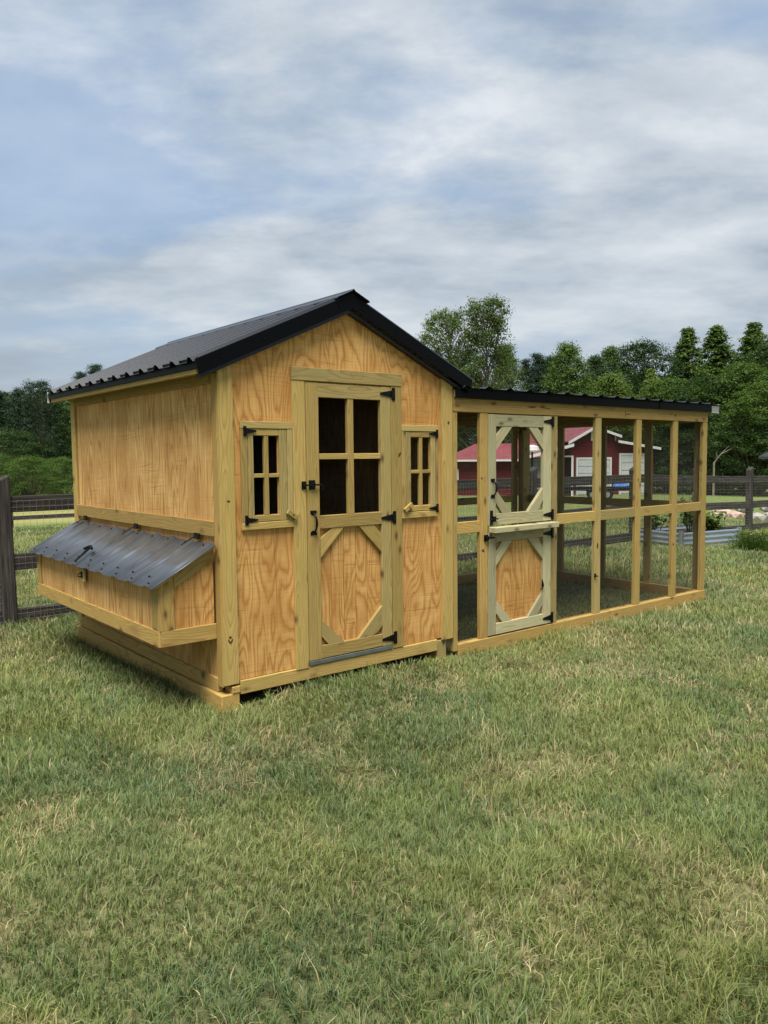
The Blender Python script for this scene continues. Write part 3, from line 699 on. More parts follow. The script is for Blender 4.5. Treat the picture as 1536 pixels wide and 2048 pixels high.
# nest box hung on the left wall
NX, NY0, NY1 = -.385, .085, 2.64
LID0, LIDS = 1.075, .55                                 # lid height at the wall, slope
def lidz(x): return LID0 + x * LIDS
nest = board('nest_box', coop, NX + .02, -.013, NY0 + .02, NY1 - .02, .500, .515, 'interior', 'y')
def side_yz(name, pts, x0, x1, mat):                    # polygon in the y-z plane
    n = len(pts); v = [(x0, p[0], p[1]) for p in pts] + [(x1, p[0], p[1]) for p in pts]
    return meshobj(name, v, [list(range(n))[::-1], list(range(n, 2 * n))] + [[i, (i + 1) % n, (i + 1) % n + n, i + n] for i in range(n)], mat, nest)
board('front_panel', nest, NX + .012, NX + .024, NY0 + .1, NY1 - .1, .545, .838, 'siding_fine', 'z')
for y0, y1, m_ in ((NY0 + .014, NY0 + .026, 'siding'), (NY1 - .026, NY1 - .014, 'siding')):
    prism_xz('side_panel', nest, [(NX + .03, .545), (-.0125, .545), (-.0125, lidz(-.0125) - .02), (NX + .03, lidz(NX + .03) - .02)], y0, y1, m_, (0, 1))
board('skirt_board', nest, NX - .002, NX + .0115, NY0 + .0005, NY1, .456, .5545, 'lumber_warm', 'y')
for y0, y1 in ((NY0 - .002, NY0 + .0135), (NY1 - .0135, NY1 + .002)):
    board('skirt_board', nest, NX + .012, -.0045, y0, y1, .456, .5545, 'lumber_warm', 'x')
    prism_xz('corner_board', nest, [(NX, .556), (NX + .098, .556), (NX + .098, lidz(NX + .098) - .022), (NX, lidz(NX) - .022)], y0, y1, 'lumber_warm', (0, 1))
    xa, xb = NX + .102, -.013
    prism_xz('rake_board', nest, [(xa, lidz(xa) - .105), (xb, lidz(xb) - .105), (xb, lidz(xb) - .019), (xa, lidz(xa) - .019)], y0 + .0015, y1, 'lumber', (1, LIDS))
board('corner_board', nest, NX - .001, NX + .0115, NY0 + .0145, NY0 + .105, .556, .848, 'lumber'); board('corner_board', nest, NX - .001, NX + .0115, NY1 - .105, NY1 - .0145, .556, .848, 'lumber')
# ply under the lid and the corrugated lid itself
xa, xb = -.425, -.016
prism_xz('lid_ply', nest, [(xa, lidz(xa) - .018), (xb, lidz(xb) - .018), (xb, lidz(xb) - .006), (xa, lidz(xa) - .006)], NY0 - .045, NY1 + .035, 'lumber_warm', (1, LIDS))
vs = []; fs = []; LN = Vector((-LIDS, 0, 1)).normalized(); ny_ = 420
for i in range(ny_ + 1):
    yy = NY0 - .055 + (NY1 + .10 - NY0) * i / ny_; ph = ((yy - .111) / .267) % 1.0
    c_ = math.cos(2 * math.pi * ph); hh_ = .001 + .015 * (.5 - .5 * math.cos(math.pi * min(1.0, max(0.0, (abs(ph - .5) - .28) / .17))))
    for xx in (-.448, -.022):
        p = Vector((xx, yy, lidz(xx) - .002)) + LN * hh_; vs.append(tuple(p))
for i in range(ny_): fs.append([2 * i + 1, 2 * i, 2 * i + 2, 2 * i + 3])
lid = solid(meshobj('corrugated_lid', vs, fs, 'lid', nest, smooth=True), .0012)
mb = MB()
for k_ in range(20):
    yy = .111 + .267 * (k_ / 2)
    if yy < NY1:
        for xx in ((-.425, -.06) if k_ % 2 == 0 else (-.37,)):
            p = Vector((xx, yy, lidz(xx))) + LN * (.014 if k_ % 2 == 0 else .003); mb.tube([p, p + LN * .007], .0065, 6)
tag(mb.build('lid_screws', 'hardware', nest), kind='stuff')
for yy in (.31, 1.34, 2.47):
    mb = MB(); mb.box(-.021, -.0125, yy - .036, yy + .036, 1.084, 1.118)
    p0 = Vector((-.03, yy, lidz(-.03))) + LN * .034; p1 = Vector((-.11, yy, lidz(-.11))) + LN * .034
    mb.tube([(-.024, yy - .036, 1.086), (-.024, yy + .036, 1.086)], .007, 8)
    w_ = Vector((0, .007, 0)); mb.add([p0 - w_, p0 + w_, p1 + w_ * .5, p1 - w_ * .5, p0 - w_ + LN * .004, p0 + w_ + LN * .004, p1 + w_ * .5 + LN * .004, p1 - w_ * .5 + LN * .004], [[4, 5, 6, 7], [0, 3, 2, 1], [0, 1, 5, 4], [1, 2, 6, 5], [2, 3, 7, 6], [3, 0, 4, 7]])
    mb.build('hinge', 'hardware', nest)
# hasp flipped up on the lid, staple on a small wooden pad
board('hasp_pad', nest, NX - .020, NX - .0015, 1.375, 1.455, .705, .800, 'lumber_mid', 'z', .008)
mb = MB(); mb.box(NX - .025, NX - .0205, 1.398, 1.432, .735, .785); mb.tube([(NX - .022, 1.415, .772), (NX - .05, 1.415, .768), (NX - .05, 1.415, .750), (NX - .022, 1.415, .748)], .004, 6); mb.build('staple', 'hardware', nest)
mb = MB(); hp = lambda x, y, h: Vector((x, y, lidz(x))) + LN * h
mb.tube([hp(-.44, 1.40, .036), hp(-.36, 1.41, .050), hp(-.31, 1.43, .052)], [.007, .009, .007], 6).tube([hp(-.315, 1.37, .055), hp(-.30, 1.43, .060), hp(-.33, 1.49, .055)], [.010, .012, .010], 6).tube([hp(-.35, 1.46, .04), hp(-.33, 1.42, .055)], .008, 6)
mb.build('hasp', 'hardware', nest)

# ------------------------------------------------------------------ the run
X0r, X1r, Dr = 2.011, 5.86, 2.62
run = thing('chicken_run', (3.9, 1.3, 0), 'long open timber chicken run with wire mesh joined to the coop', 'run')
T = .038
fronts = [(2.0125, 2.055, 'lumber'), (2.312, 2.401, 'lumber_warm'), (3.2015, 3.2900, 'lumber_mid'), (3.850, 3.938, 'lumber_mid'), (4.511, 4.599, 'lumber'), (5.179, 5.267, 'lumber'), (5.768, 5.857, 'lumber')]
for x0, x1, m_ in fronts: board('post', run, x0, x1, 0.0, T, .105 if x0 > 2.02 else .05, 1.9455, m_)
board('top_beam', run, 2.0115, X1r, -.004, T + .02, 1.9465, 2.058, 'lumber_warm')
board('bottom_rail', run, 2.0565, X1r, -.006, T + .04, -.03, .1045, 'lumber_warm', ch=.004)
rails = [(2.0555, 2.3115, 'lumber_warm'), (3.2905, 3.8495, 'lumber'), (3.9385, 4.5105, 'lumber_mid'), (4.5995, 5.1785, 'lumber'), (5.2675, 5.7675, 'lumber')]
for x0, x1, m_ in rails: board('rail', run, x0, x1, .003, T - .002, .986, 1.078, m_)
# end wall (right) and back wall
board('post', run, X1r - T, X1r - .002, T + .001, .13, .105, 1.9455, 'lumber_mid')
for yc in (.70, 1.325, 1.96): board('post', run, X1r - T, X1r - .001, yc - .0445, yc + .0445, .105, 1.9455, 'lumber_mid')
board('post', run, X1r - .132, X1r, Dr - .13, Dr - .041, .105, 1.9455, 'lumber_mid'); board('post', run, X1r - .230, X1r - .141, Dr - T, Dr, .105, 1.9455, 'lumber_mid')
board('rail', run, X1r - T + .002, X1r - .004, .131, .6550, .985, 1.075, 'lumber'); board('rail', run, X1r - T + .002, X1r - .004, .7455, 1.2800, .985, 1.075, 'lumber'); board('rail', run, X1r - T + .002, X1r - .004, 1.3705, 1.9150, .985, 1.075, 'lumber'); board('rail', run, X1r - T + .002, X1r - .004, 2.0055, Dr - .131, .985, 1.075, 'lumber')
board('bottom_rail', run, X1r - .08, X1r - .003, T + .041, Dr, -.03, .1045, 'lumber_warm', ch=.004); board('top_beam', run, X1r - .06, X1r - .003, T + .021, Dr - .041, 1.9465, 2.045, 'lumber')
bx = [2.05, 2.66, 3.27, 3.88, 4.50, 5.11]
for i, xc in enumerate(bx): board('post', run, xc - .0445, xc + .0445, Dr - T, Dr, .105, 1.9455, 'lumber')
for i in range(5): board('rail', run, bx[i] + .045, bx[i + 1] - .045, Dr - T + .002, Dr - .003, .985, 1.075, 'lumber')
board('rail', run, bx[5] + .045, X1r - .231, Dr - T + .002, Dr - .003, .985, 1.075, 'lumber')
board('bottom_rail', run, 2.01, X1r - .081, Dr - .08, Dr + .002, -.03, .1045, 'lumber_warm', ch=.004); board('top_beam', run, 2.01, X1r, Dr - .040, Dr + .018, 1.9465, 2.025, 'lumber')
for xc in (2.35, 2.95, 3.55, 4.15, 4.75, 5.35): board('rafter', run, xc - .019, xc + .019, .06, Dr - .041, 1.955, 2.043, 'lumber')
# wire mesh stapled inside each wall
wire_grid('wire_mesh', run, (2.03, T + .003, .11), (1, 0, 0), (0, 0, 1), .36, 1.83, .0127, .00062, 'wire')
wire_grid('wire_mesh', run, (3.21, T + .003, .11), (1, 0, 0), (0, 0, 1), 2.63, 1.83, .0127, .00062, 'wire')
wire_grid('wire_mesh', run, (X1r + .002, .02, .06), (0, 1, 0), (0, 0, 1), Dr - .03, 1.9, .0127, .00050, 'wire')
wire_grid('wire_mesh', run, (2.03, Dr + .003, .06), (1, 0, 0), (0, 0, 1), X1r - 2.04, 1.9, .0127, .00050, 'wire')
# roof: ribbed sheet falling to the back, front drip trim, right end trim
prof = roof_profile(2.012, 6.030, .2475, .016)
vs = []; fs = []
rzf, rzb = 2.128, 2.060
for (xx, hh_) in prof:
    xx2 = xx + .045
    for yy, zz in ((-.075, rzf + .004), (Dr + .12, rzb)): vs.append((min(xx2, 6.03), yy, zz + hh_ * 1.1))
for i in range(len(prof) - 1): fs.append([2 * i, 2 * i + 2, 2 * i + 3, 2 * i + 1])
solid(meshobj('roof_sheet', vs, fs, 'roof', run), .0012)
board('front_trim', run, 2.013, 4.9, -.030, -.018, 2.052, 2.126, 'black', 'x', .002); board('front_trim', run, 4.86, X1r + .02, -.034, -.0305, 2.0505, 2.124, 'black', 'x', .001)
board('fascia_board', run, 2.0125, X1r, -.0175, .02, 2.0585, 2.120, 'lumber')
board('end_trim', run, 6.031, 6.035, -.035, Dr + .12, 2.035, 2.140, 'white_trim', 'y', .001)
board('end_trim', run, X1r + .022, 6.030, -.030, -.026, 2.044, 2.120, 'white_trim', 'x', .001)

knot(run, 3.891, .752, 0.0, .013, 2.2); knot(run, 5.205, .66, 0.0, .014, 1.0); knot(run, 2.345, .832, 0.0, .013, 1.0); knot(run, 2.33, 1.42, 0.0, .009, 1.0); knot(run, 4.55, 1.35, 0.0, .009, 1.6)
knot(run, 2.94, 2.012, -.004, .006, 10.0, R(92)); knot(run, 3.12, 2.008, -.004, .004, 22.0, R(86)); knot(run, 4.31, 1.995, -.004, .005, 6.0, R(10)); knot(run, 4.36, 1.990, -.004, .004, 12.0, R(95)); knot(run, 5.2, 2.0, -.004, .007, 3.0, R(85))

# two-part run door
def run_door(z0, z1, tr, br_, panel):
    xL, xM0, xM1, xR = 2.4045, 2.4935, 3.0960, 3.1985; y0, y1 = -.006, .030
    if panel: dr = board('lower_door', run, xM0 - .02, xM1 + .02, .024, .034, z0 + .03, z1 - .03, 'siding', 'z')
    else: dr = wire_grid('upper_door', run, (xM0 - .02, .0335, z0 + .03), (1, 0, 0), (0, 0, 1), xM1 - xM0 + .04, z1 - z0 - .06, .0127, .00035, 'wire')
    y1 = .0235 if panel else .030
    board('stile', dr, xL, xM0, y0, y1, z0, z1, 'lumber_green'); board('stile', dr, xM1, xR, y0, y1, z0, z1, 'lumber_green')
    board('rail', dr, xM0 + .0006, xM1 - .0006, y0 - .001, y1, z1 - tr, z1 - .0008, 'lumber_green'); board('rail', dr, xM0 + .0006, xM1 - .0006, y0 - .001, y1, z0 + .0008, z0 + br_, 'lumber_green')
    a0, a1, b0, b1 = xM0 + .001, xM1 - .001, z0 + br_ + .0008, z1 - tr - .0008; s_ = .195; k_ = .118
    for pts in ([(a0, b1 - s_), (a0 + s_, b1), (a0 + s_ - k_, b1), (a0, b1 - s_ + k_ * .9)], [(a1, b1 - s_), (a1, b1 - s_ + k_ * .9), (a1 - s_ + k_, b1), (a1 - s_, b1)],
                [(a0, b0 + s_), (a0, b0 + s_ - k_ * .9), (a0 + s_ - k_, b0), (a0 + s_, b0)], [(a1, b0 + s_), (a1 - s_, b0), (a1 - s_ + k_, b0), (a1, b0 + s_ - k_ * .9)]):
        left = pts[0][0] == a0; top = pts[0][1] > (b0 + b1) / 2
        prism_xz('brace', dr, pts, y0 + .002, y1 - .003, 'lumber_green', (1, 1) if left == top else (1, -1))
    return dr
ud = run_door(1.0310, 1.9385, .097, .094, False)
for zz in (1.893, 1.082): t_hinge(ud, 3.232, -.007, zz, -1)
pull_handle(ud, 2.452, -.006, 1.255, 1.415, .024)
mb = MB(); mb.box(2.418, 2.446, -.016, -.007, 1.030, 1.155).box(2.446, 2.478, -.024, -.007, 1.062, 1.105); mb.tube([(2.405, -.022, 1.085), (2.500, -.022, 1.085)], .006, 8); mb.build('slide_latch', 'hardware', ud)
ld = run_door(.1165, .9680, .078, .093, True)
for zz in (.918, .165): t_hinge(ld, 3.232, -.007, zz, -1)
board('shelf', ld, 2.4045, 3.215, -.085, -.0075, .974, 1.020, 'lumber_green', ch=.004)
mb = MB(); mb.box(2.352, 2.398, -.009, -.0005, .905, .958).box(2.360, 2.392, -.028, -.009, .915, .948); mb.tube([(2.375, -.024, .932), (2.455, -.024, .932)], .007, 8).tube([(2.405, -.024, .932), (2.408, -.030, .962)], .005, 6); mb.build('gate_latch', 'hardware', ld)
mb = MB(); mb.prism([(3.072, .455), (3.078, .520), (3.100, .470), (3.098, .452)], -.014, -.006).tube([(3.06, -.012, .43), (3.085, -.02, .462)], .005, 6); mb.build('catch', 'hardware', ld)
mb = MB(); mb.box(3.842, 3.862, -.010, -.0005, .455, .490); mb.tube([(3.835, -.014, .475), (3.875, -.018, .462)], .006, 6); mb.build('hook', 'hardware', run)

# ------------------------------------------------------------------ paddock fence behind
fence = thing('paddock_fence', (7, 4, -.1), 'weathered dark wooden three-rail fence with wire running behind the coop and run', 'fence')
fpx = [-5.2, -2.75, -.35, 2.05, 5.05, 7.75, 10.8, 13.2, 15.65, 18.2, 20.7]
def fy_at(x): return 3.85 + .4 * (x + .33) / 16
FZ = [1.185, .615, .07]
for i, x in enumerate(fpx):
    y = fy_at(x); g = float(gz(x, y)); a = random.uniform(-.015, .015); h_ = 1.42 + random.uniform(-.04, .04)
    vs, fs = chamfer_box(.068, .062, (h_ + .3) / 2, .014)
    vs = [(px * (1.0 if pz > 0 else 1.08), py, pz + (.035 * (px / .068) if pz > (h_ / 2) else 0)) for px, py, pz in vs]
    meshobj('post', vs, fs, 'fence', fence, Matrix.Translation((x, y, g + (h_ - .3) / 2)) @ Matrix.Rotation(a, 4, 'Y') @ Matrix.Rotation(random.uniform(-.1, .1), 4, 'Z'))
for i in range(len(fpx) - 1):
    xa, xb = fpx[i], fpx[i + 1]; ya, yb = fy_at(xa), fy_at(xb); ga, gb = float(gz(xa, ya)), float(gz(xb, yb))
    for hz_ in FZ:
        bar('rail', fence, (xa + .0705, ya - .02, ga + hz_ + random.uniform(-.012, .012)), (xb - .0705, yb - .02, gb + hz_ + random.uniform(-.012, .012)), .042, .16, 'fence', .008)
def tilted_wire(x0, x1):
    ya, yb = fy_at(x0) - .052, fy_at(x1) - .052; L_ = x1 - x0
    za, zb = float(gz(x0, ya)), float(gz(x1, yb))
    wire_grid('wire_mesh', fence, (x0, ya, za + .03), Vector((L_, yb - ya, zb - za)).normalized(), (0, 0, 1), L_, 1.18, .062, .0013, 'fence_wire')
for a_, b_ in ((-5.2, .5), (.5, 5.2), (5.2, 10.8), (10.8, 15.65), (15.65, 20.7)): tilted_wire(a_, b_)

def field_fence(p0, p1, n, hh_, label):
    t_ = thing('field_fence', (*((np.array(p0) + np.array(p1)) / 2), float(gz(*((np.array(p0) + np.array(p1)) / 2)))), label, 'fence'); last = None
    for i in range(n):
        q = np.array(p0) + (np.array(p1) - np.array(p0)) * i / (n - 1); g = float(gz(*q))
        board('post', t_, q[0] - .06, q[0] + .06, q[1] - .06, q[1] + .06, g - .2, g + hh_, 'fence')
        if last is not None:
            for z_ in (.95, .45): bar('rail', t_, (last[0], last[1] - .07, last[2] + z_ * hh_), (q[0], q[1] - .07, g + z_ * hh_), .04, .12, 'fence')
        last = (q[0], q[1], g)
field_fence((-9, 21.5), (11, 18.5), 9, .62, 'low rail fence far across the left field behind the coop')

# ------------------------------------------------------------------ raised bed, plants, stones
def bed_frame():
    A = np.array([10.45, 2.93]); u = np.array([1.49, -.29]); u /= np.hypot(*u); v = np.array([-u[1], u[0]]); Lu, Lv, H = 1.52, 1.02, .27
    g = float(gz(*A)); root = thing('raised_bed', (*(A + u * Lu / 2 + v * Lv / 2), g), 'low corrugated galvanised steel raised garden bed right of the run', 'garden bed')
    def panel(p, d, L):
        vs = []; fs = []; nz = 25; nn = np.array([d[1], -d[0]])
        for i in range(nz):
            z_ = H * i / (nz - 1); w_ = .036 * (abs((i / (nz - 1) * 3 + .25) % 1.0 - .5) * 2)
            for s_ in (0.02, L - .02): q = p + d * s_ + nn * w_; vs.append((q[0], q[1], g - .02 + z_))
        for i in range(nz - 1): fs.append([2 * i, 2 * i + 1, 2 * i + 3, 2 * i + 2])
        solid(meshobj('side_panel', vs, fs, 'galv', root), .002, 0)
    panel(A, u, Lu); panel(A + u * Lu, v, Lv); panel(A + u * Lu + v * Lv, -u, Lu); panel(A + v * Lv, -v, Lv)
    for q in (A, A + u * Lu, A + u * Lu + v * Lv, A + v * Lv):
        mb = MB(); mb.tube([(q[0], q[1], g - .03), (q[0], q[1], g + H + .005)], .045, 10); mb.build('corner_post', 'galv', root)
    vs = [tuple(A + u * .04 + v * .04) + (g + .17,), tuple(A + u * (Lu - .04) + v * .04) + (g + .17,), tuple(A + u * (Lu - .04) + v * (Lv - .04)) + (g + .17,), tuple(A + u * .04 + v * (Lv - .04)) + (g + .17,)]
    meshobj('soil', vs, [[0, 1, 2, 3]], plain('bed_soil', (.05, .035, .022), .95, 0, .1, 20, .4), root)
    return A, u, v, g, Lu, Lv
BA, BU, BV, BG, BLU, BLV = bed_frame()

def leaf_mesh(name, P, Nn, size, asp, mat, parent=None, world=Matrix.Identity(4), tone=None, fold=0.0, rg=None, data_only=False):
    """one diamond leaf per point P with normal Nn"""
    n = len(P); rg = rg or np.random.default_rng(1); Nn = Nn / (np.linalg.norm(Nn, axis=1, keepdims=True) + 1e-9)
    t_ = rg.normal(size=(n, 3)); t_ -= (t_ * Nn).sum(1, keepdims=True) * Nn; t_ /= np.linalg.norm(t_, axis=1, keepdims=True) + 1e-9
    b_ = np.cross(Nn, t_); s_ = (size * (.65 + .7 * rg.random(n)))[:, None]
    Q = np.stack([P - t_ * s_ * .5, P + b_ * s_ * asp * .5 + Nn * s_ * .06, P + t_ * s_ * .5, P - b_ * s_ * asp * .5 + Nn * s_ * .06], 1).reshape(-1, 3).astype(np.float32)
    me = bpy.data.meshes.new(name); me.vertices.add(n * 4); me.vertices.foreach_set('co', Q.ravel()); me.loops.add(n * 4)
    me.loops.foreach_set('vertex_index', np.arange(n * 4, dtype=np.int32)); me.polygons.add(n); me.polygons.foreach_set('loop_start', (np.arange(n) * 4).astype(np.int32))
    me.update(calc_edges=True)
    tone = rg.random(n) if tone is None else tone
    at_ = me.attributes.new('tone', 'FLOAT', 'POINT'); at_.data.foreach_set('value', np.repeat(np.clip(tone, 0, 1), 4).astype(np.float32))
    me.materials.append(MT[mat])
    if data_only: return me
    o = bpy.data.objects.new(name, me); return link(o, parent, world)

def leafy_plant(name, loc, height, spread, n, leafsize, mat, label, group=None, stems=7, seed=0, asp=.55):
    rg = np.random.default_rng(seed); root = thing(name, loc, label, 'plant', group); P = []; Nn = []; mb = MB()
    for i in range(stems):
        a = rg.random() * 6.28; r_ = spread * rg.random() ** .6; h_ = height * (.55 + .45 * rg.random())
        b0 = Vector((loc[0] + .15 * r_ * math.cos(a), loc[1] + .15 * r_ * math.sin(a), loc[2] - .02)); tip = Vector((loc[0] + r_ * math.cos(a), loc[1] + r_ * math.sin(a), loc[2] + h_))
        mid = (b0 + tip) / 2 + Vector((0, 0, h_ * .12)); mb.tube([b0, mid, tip], [.010, .007, .003], 5)
        for k_ in range(max(3, n // stems)):
            t_ = .25 + .75 * rg.random(); q = np.array(b0) * (1 - t_) ** 2 + 2 * np.array(mid) * t_ * (1 - t_) + np.array(tip) * t_ ** 2
            P.append(q + rg.normal(0, spread * .16, 3) * np.array([1, 1, .6])); Nn.append(rg.normal(0, .5, 3) + np.array([0, 0, .9]))
    mb.build('stem', 'bark' if mat != 'leaf_light' else 'leaf', root)
    leaf_mesh('foliage', np.array(P), np.array(Nn), leafsize, asp, mat, root, rg=rg); return root
for i, (a_, b_, h_, s_, n_, m_, lb) in enumerate(((.66, .40, .80, .24, 150, 'leaf_light', 'tall pale-leaved vegetable plant nearest the run post in the raised bed'),
        (.95, .45, .46, .32, 300, 'leaf', 'bushy green vegetable plant in the middle of the raised bed'), (1.18, .30, .40, .30, 300, 'leaf_light', 'bright green low plant spilling towards the right of the raised bed'),
        (1.38, .55, .34, .24, 200, 'leaf', 'small dark leafy plant at the right end of the raised bed'), (.25, .80, .50, .30, 200, 'leaf', 'leafy plant at the back left corner of the raised bed'))):
    q = BA + BU * a_ + BV * b_; leafy_plant('vegetable_plant', (q[0], q[1], BG + .17), h_, s_, n_, .085, m_, lb, 'plants in the raised bed', 9, 40 + i, .7)
# feathery shrub beside the bed
def feather_shrub(loc, h_, s_, label, seed):
    root = thing('feathery_shrub', loc, label, 'shrub'); rg = np.random.default_rng(seed); n = 2600
    a = rg.random(n) * 6.28; el = np.arccos(rg.random(n) * .9); d = np.stack([np.cos(a) * np.sin(el), np.sin(a) * np.sin(el), np.cos(el)], 1)
    L_ = h_ * (.5 + .5 * rg.random(n)); t_ = rg.random(n) ** .5
    P = np.array(loc) + d * (L_ * t_)[:, None] * np.array([s_ / h_, s_ / h_, 1]); side = np.cross(d, rg.normal(size=(n, 3)))
    me = leaf_mesh('fronds', P, side, .10, .10, 'leaf', root, rg=rg); mb = MB()
    for i in range(9):
        aa = i * .7; mb.tube([loc, (loc[0] + .3 * s_ * math.cos(aa), loc[1] + .3 * s_ * math.sin(aa), loc[2] + .6 * h_)], [.012, .004], 5)
    mb.build('stem', 'bark', root)
q = at(1508, 1070, 14.6); feather_shrub((q[0], q[1], float(gz(q[0], q[1]))), .48, .48, 'feathery dark green shrub just right of the raised bed', 5)

MT['stone_pink'] = plain('pinkish_stone', (.42, .31, .25), .9, 0, .2, 6, .35, .6)
MT['stone_grey'] = plain('grey_stone', (.30, .28, .25), .9, 0, .2, 6, .4, .6)
def stone_pile(u, v, dist, n, size, mat, label, seed):
    q = at(u, v, dist); g = float(gz(q[0], q[1])); root = thing('stone_pile', (q[0], q[1], g), label, 'stones'); rg = np.random.default_rng(seed)
    for i in range(n):
        bm = bmesh.new(); bmesh.ops.create_icosphere(bm, subdivisions=1, radius=1.0)
        s_ = size * (.5 + .6 * rg.random()); sc = np.array([1.3, 1.0, .7]) * s_
        for vv in bm.verts: vv.co = Vector(np.array(vv.co) * sc * (.8 + .4 * rg.random()))
        me = bpy.data.meshes.new('stone'); bm.to_mesh(me); bm.free(); me.materials.append(MT[mat]); o = bpy.data.objects.new('stone', me)
        link(o, root, Matrix.Translation((q[0] + rg.normal(0, size * 1.7), q[1] + rg.normal(0, size * .9), g + s_ * .35 + (size * .8 if i % 4 == 3 else 0))) @ Matrix.Rotation(rg.random() * 6, 4, 'Z'))
stone_pile(1467, 984, 26, 9, .26, 'stone_pink', 'low pile of pinkish stones on the lawn behind the fence', 3)
stone_pile(1522, 990, 25, 8, .30, 'stone_grey', 'heap of grey stones and rubble at the right edge behind the fence', 8)

# ------------------------------------------------------------------ red house beyond the run
def siding_house_mat():
    mt, t, b, o = newmat('red_lap_siding'); oc = N(t, 'ShaderNodeTexCoord').outputs['Object']; x, y, z = SEP(t, oc)
    lap = M(t, 'FRACT', M(t, 'MULTIPLY', z, 5.6)); n1 = NOISE(t, oc, 1.6, 4, .6)
    c = MIX(t, RAMP(t, n1, [(0.3, 0.0), (0.7, 1.0)]), (.085, .006, .009), (.115, .011, .014))
    c = MIX(t, RAMP(t, lap, [(0.0, .9), (0.22, 0.0)]), c, (.030, .003, .004)); setb(t, b, c, .7, 0, .3)
    bump(t, b, lap, .5, .03); return mt
MT['red'] = siding_house_mat()
def tile_mat():
    mt, t, b, o = newmat('red_metal_tile_roof'); oc = N(t, 'ShaderNodeTexCoord').outputs['Object']; x, y, z = SEP(t, oc)
    wv = M(t, 'FRACT', M(t, 'MULTIPLY', x, 4.5)); st = M(t, 'FRACT', M(t, 'MULTIPLY', y, 3.2)); n1 = NOISE(t, oc, 1.2, 4, .6)
    c = MIX(t, RAMP(t, n1, [(0.3, 0.0), (0.7, 1.0)]), (.18, .042, .048), (.225, .070, .077))
    c = MIX(t, RAMP(t, st, [(0.0, .8), (0.16, 0.0)]), c, (.24, .035, .045)); c = MIX(t, RAMP(t, wv, [(0.0, .6), (0.2, 0.0)]), c, (.27, .045, .055))
    setb(t, b, c, .45, 0, .5); bump(t, b, M(t, 'ADD', wv, st), .5, .04); return mt
MT['tile'] = tile_mat()
MT['door_white'] = plain('white_garage_door', (.50, .52, .52), .5, 0, .3, 3, .06)
MT['dark_open'] = plain('dark_doorway', (.012, .004, .005), .9, 0, .1)
MT['glass'] = plain('window_glass', (.03, .035, .04), .12, 0, .6)
MT['grey_wall'] = plain('grey_clapboard', (.20, .21, .21), .8, 0, .2)
HD = 53.0
hb = at(1140, 983, HD); HZ = float(gz(hb[0], hb[1])) ; dirv = Vector((hb[0] - CAM[0], hb[1] - CAM[1], 0)).normalized(); rightv = Vector((dirv.y, -dirv.x, 0))
PM = HD / FPX                                            # metres per photo pixel at the house
house = thing('red_house', (hb[0], hb[1], HZ), 'red lap-sided house with pinkish tile roofs and white garage doors', 'house')
def zpx(v, dist=HD, u=1180): return float(at(u, v, dist)[2])
rot = R(30)
fu = (rightv * math.cos(rot) + dirv * math.sin(rot)); fn = (dirv * math.cos(rot) - rightv * math.sin(rot))   # along the gable wall, and inwards
HM = Matrix((fu, fn, Vector((0, 0, 1)))).transposed().to_4x4(); HM.translation = Vector((hb[0], hb[1], 0))
def hpoly(name, pts, y0, y1, mat, parent=house, base=HM):
    """polygon in the facade plane (u, z) with depth"""
    n = len(pts); v = [(p[0], y0, p[1]) for p in pts] + [(p[0], y1, p[1]) for p in pts]
    ar = sum(pts[i][0] * pts[(i + 1) % n][1] - pts[(i + 1) % n][0] * pts[i][1] for i in range(n))
    f = [list(range(n)), list(range(2 * n - 1, n - 1, -1))] + [[i + n, (i + 1) % n + n, (i + 1) % n, i] for i in range(n)]
    if ar < 0: f = [q[::-1] for q in f]
    return meshobj(name, v, f, mat, parent, base)
def hbox(name, u0, u1, y0, y1, z0, z1, mat, parent=house, base=HM): return hpoly(name, [(u0, z0), (u1, z0), (u1, z1), (u0, z1)], y0, y1, mat, parent, base)
ku = PM / math.cos(rot)
def U(u): return (u - 1140) * ku                        # rough facade coordinate of a photo column
zpk, zel, zer, zstep, zlow = zpx(853), zpx(879), zpx(869), zpx(882), zpx(895)
u_pk, u_l, u_r, u_end = U(1182), U(1140), U(1226), U(1304)
hpoly('gable_wall', [(u_l, HZ - .4), (u_end, HZ - .4), (u_end, zlow), (u_r, zstep), (u_r, zer - .06), (u_pk, zpk - .06), (u_l, zel - .06)], 0, .15, 'red')
hbox('side_wall', u_l, u_l + .15, .151, 9.0, HZ - .4, zel - .08, 'red'); hbox('side_wall', u_end - .15, u_end, .151, 9.0, HZ - .4, zlow, 'red')
def roof_plane(name, ua, za, ub, zb, y0, y1, parent=house, base=HM, th=.10, mat='tile'):
    L_ = math.hypot(ub - ua, zb - za); xx = Vector((0, 1, 0)); yy = Vector((ub - ua, 0, zb - za)).normalized(); zz = xx.cross(yy)
    if zz.z < 0: zz = -zz; xx = -xx; y0, y1 = -y1, -y0
    w = Matrix((xx, yy, zz)).transposed().to_4x4(); w.translation = Vector((ua, 0, za))
    v, f = chamfer_box((y1 - y0) / 2, L_ / 2, th / 2, .01); v = [(a + (y0 + y1) / 2, b + L_ / 2, c_) for a, b, c_ in v]
    return meshobj(name, v, f, mat, parent, base @ w)
roof_plane('roof', u_l - .35, zel - .16, u_pk, zpk, -.35, 9.3); roof_plane('roof', u_r + .25, zer - .08, u_pk, zpk, -.35, 9.3); roof_plane('roof', u_end + .25, zlow - .06, u_r, zstep + .02, -.35, 9.3)
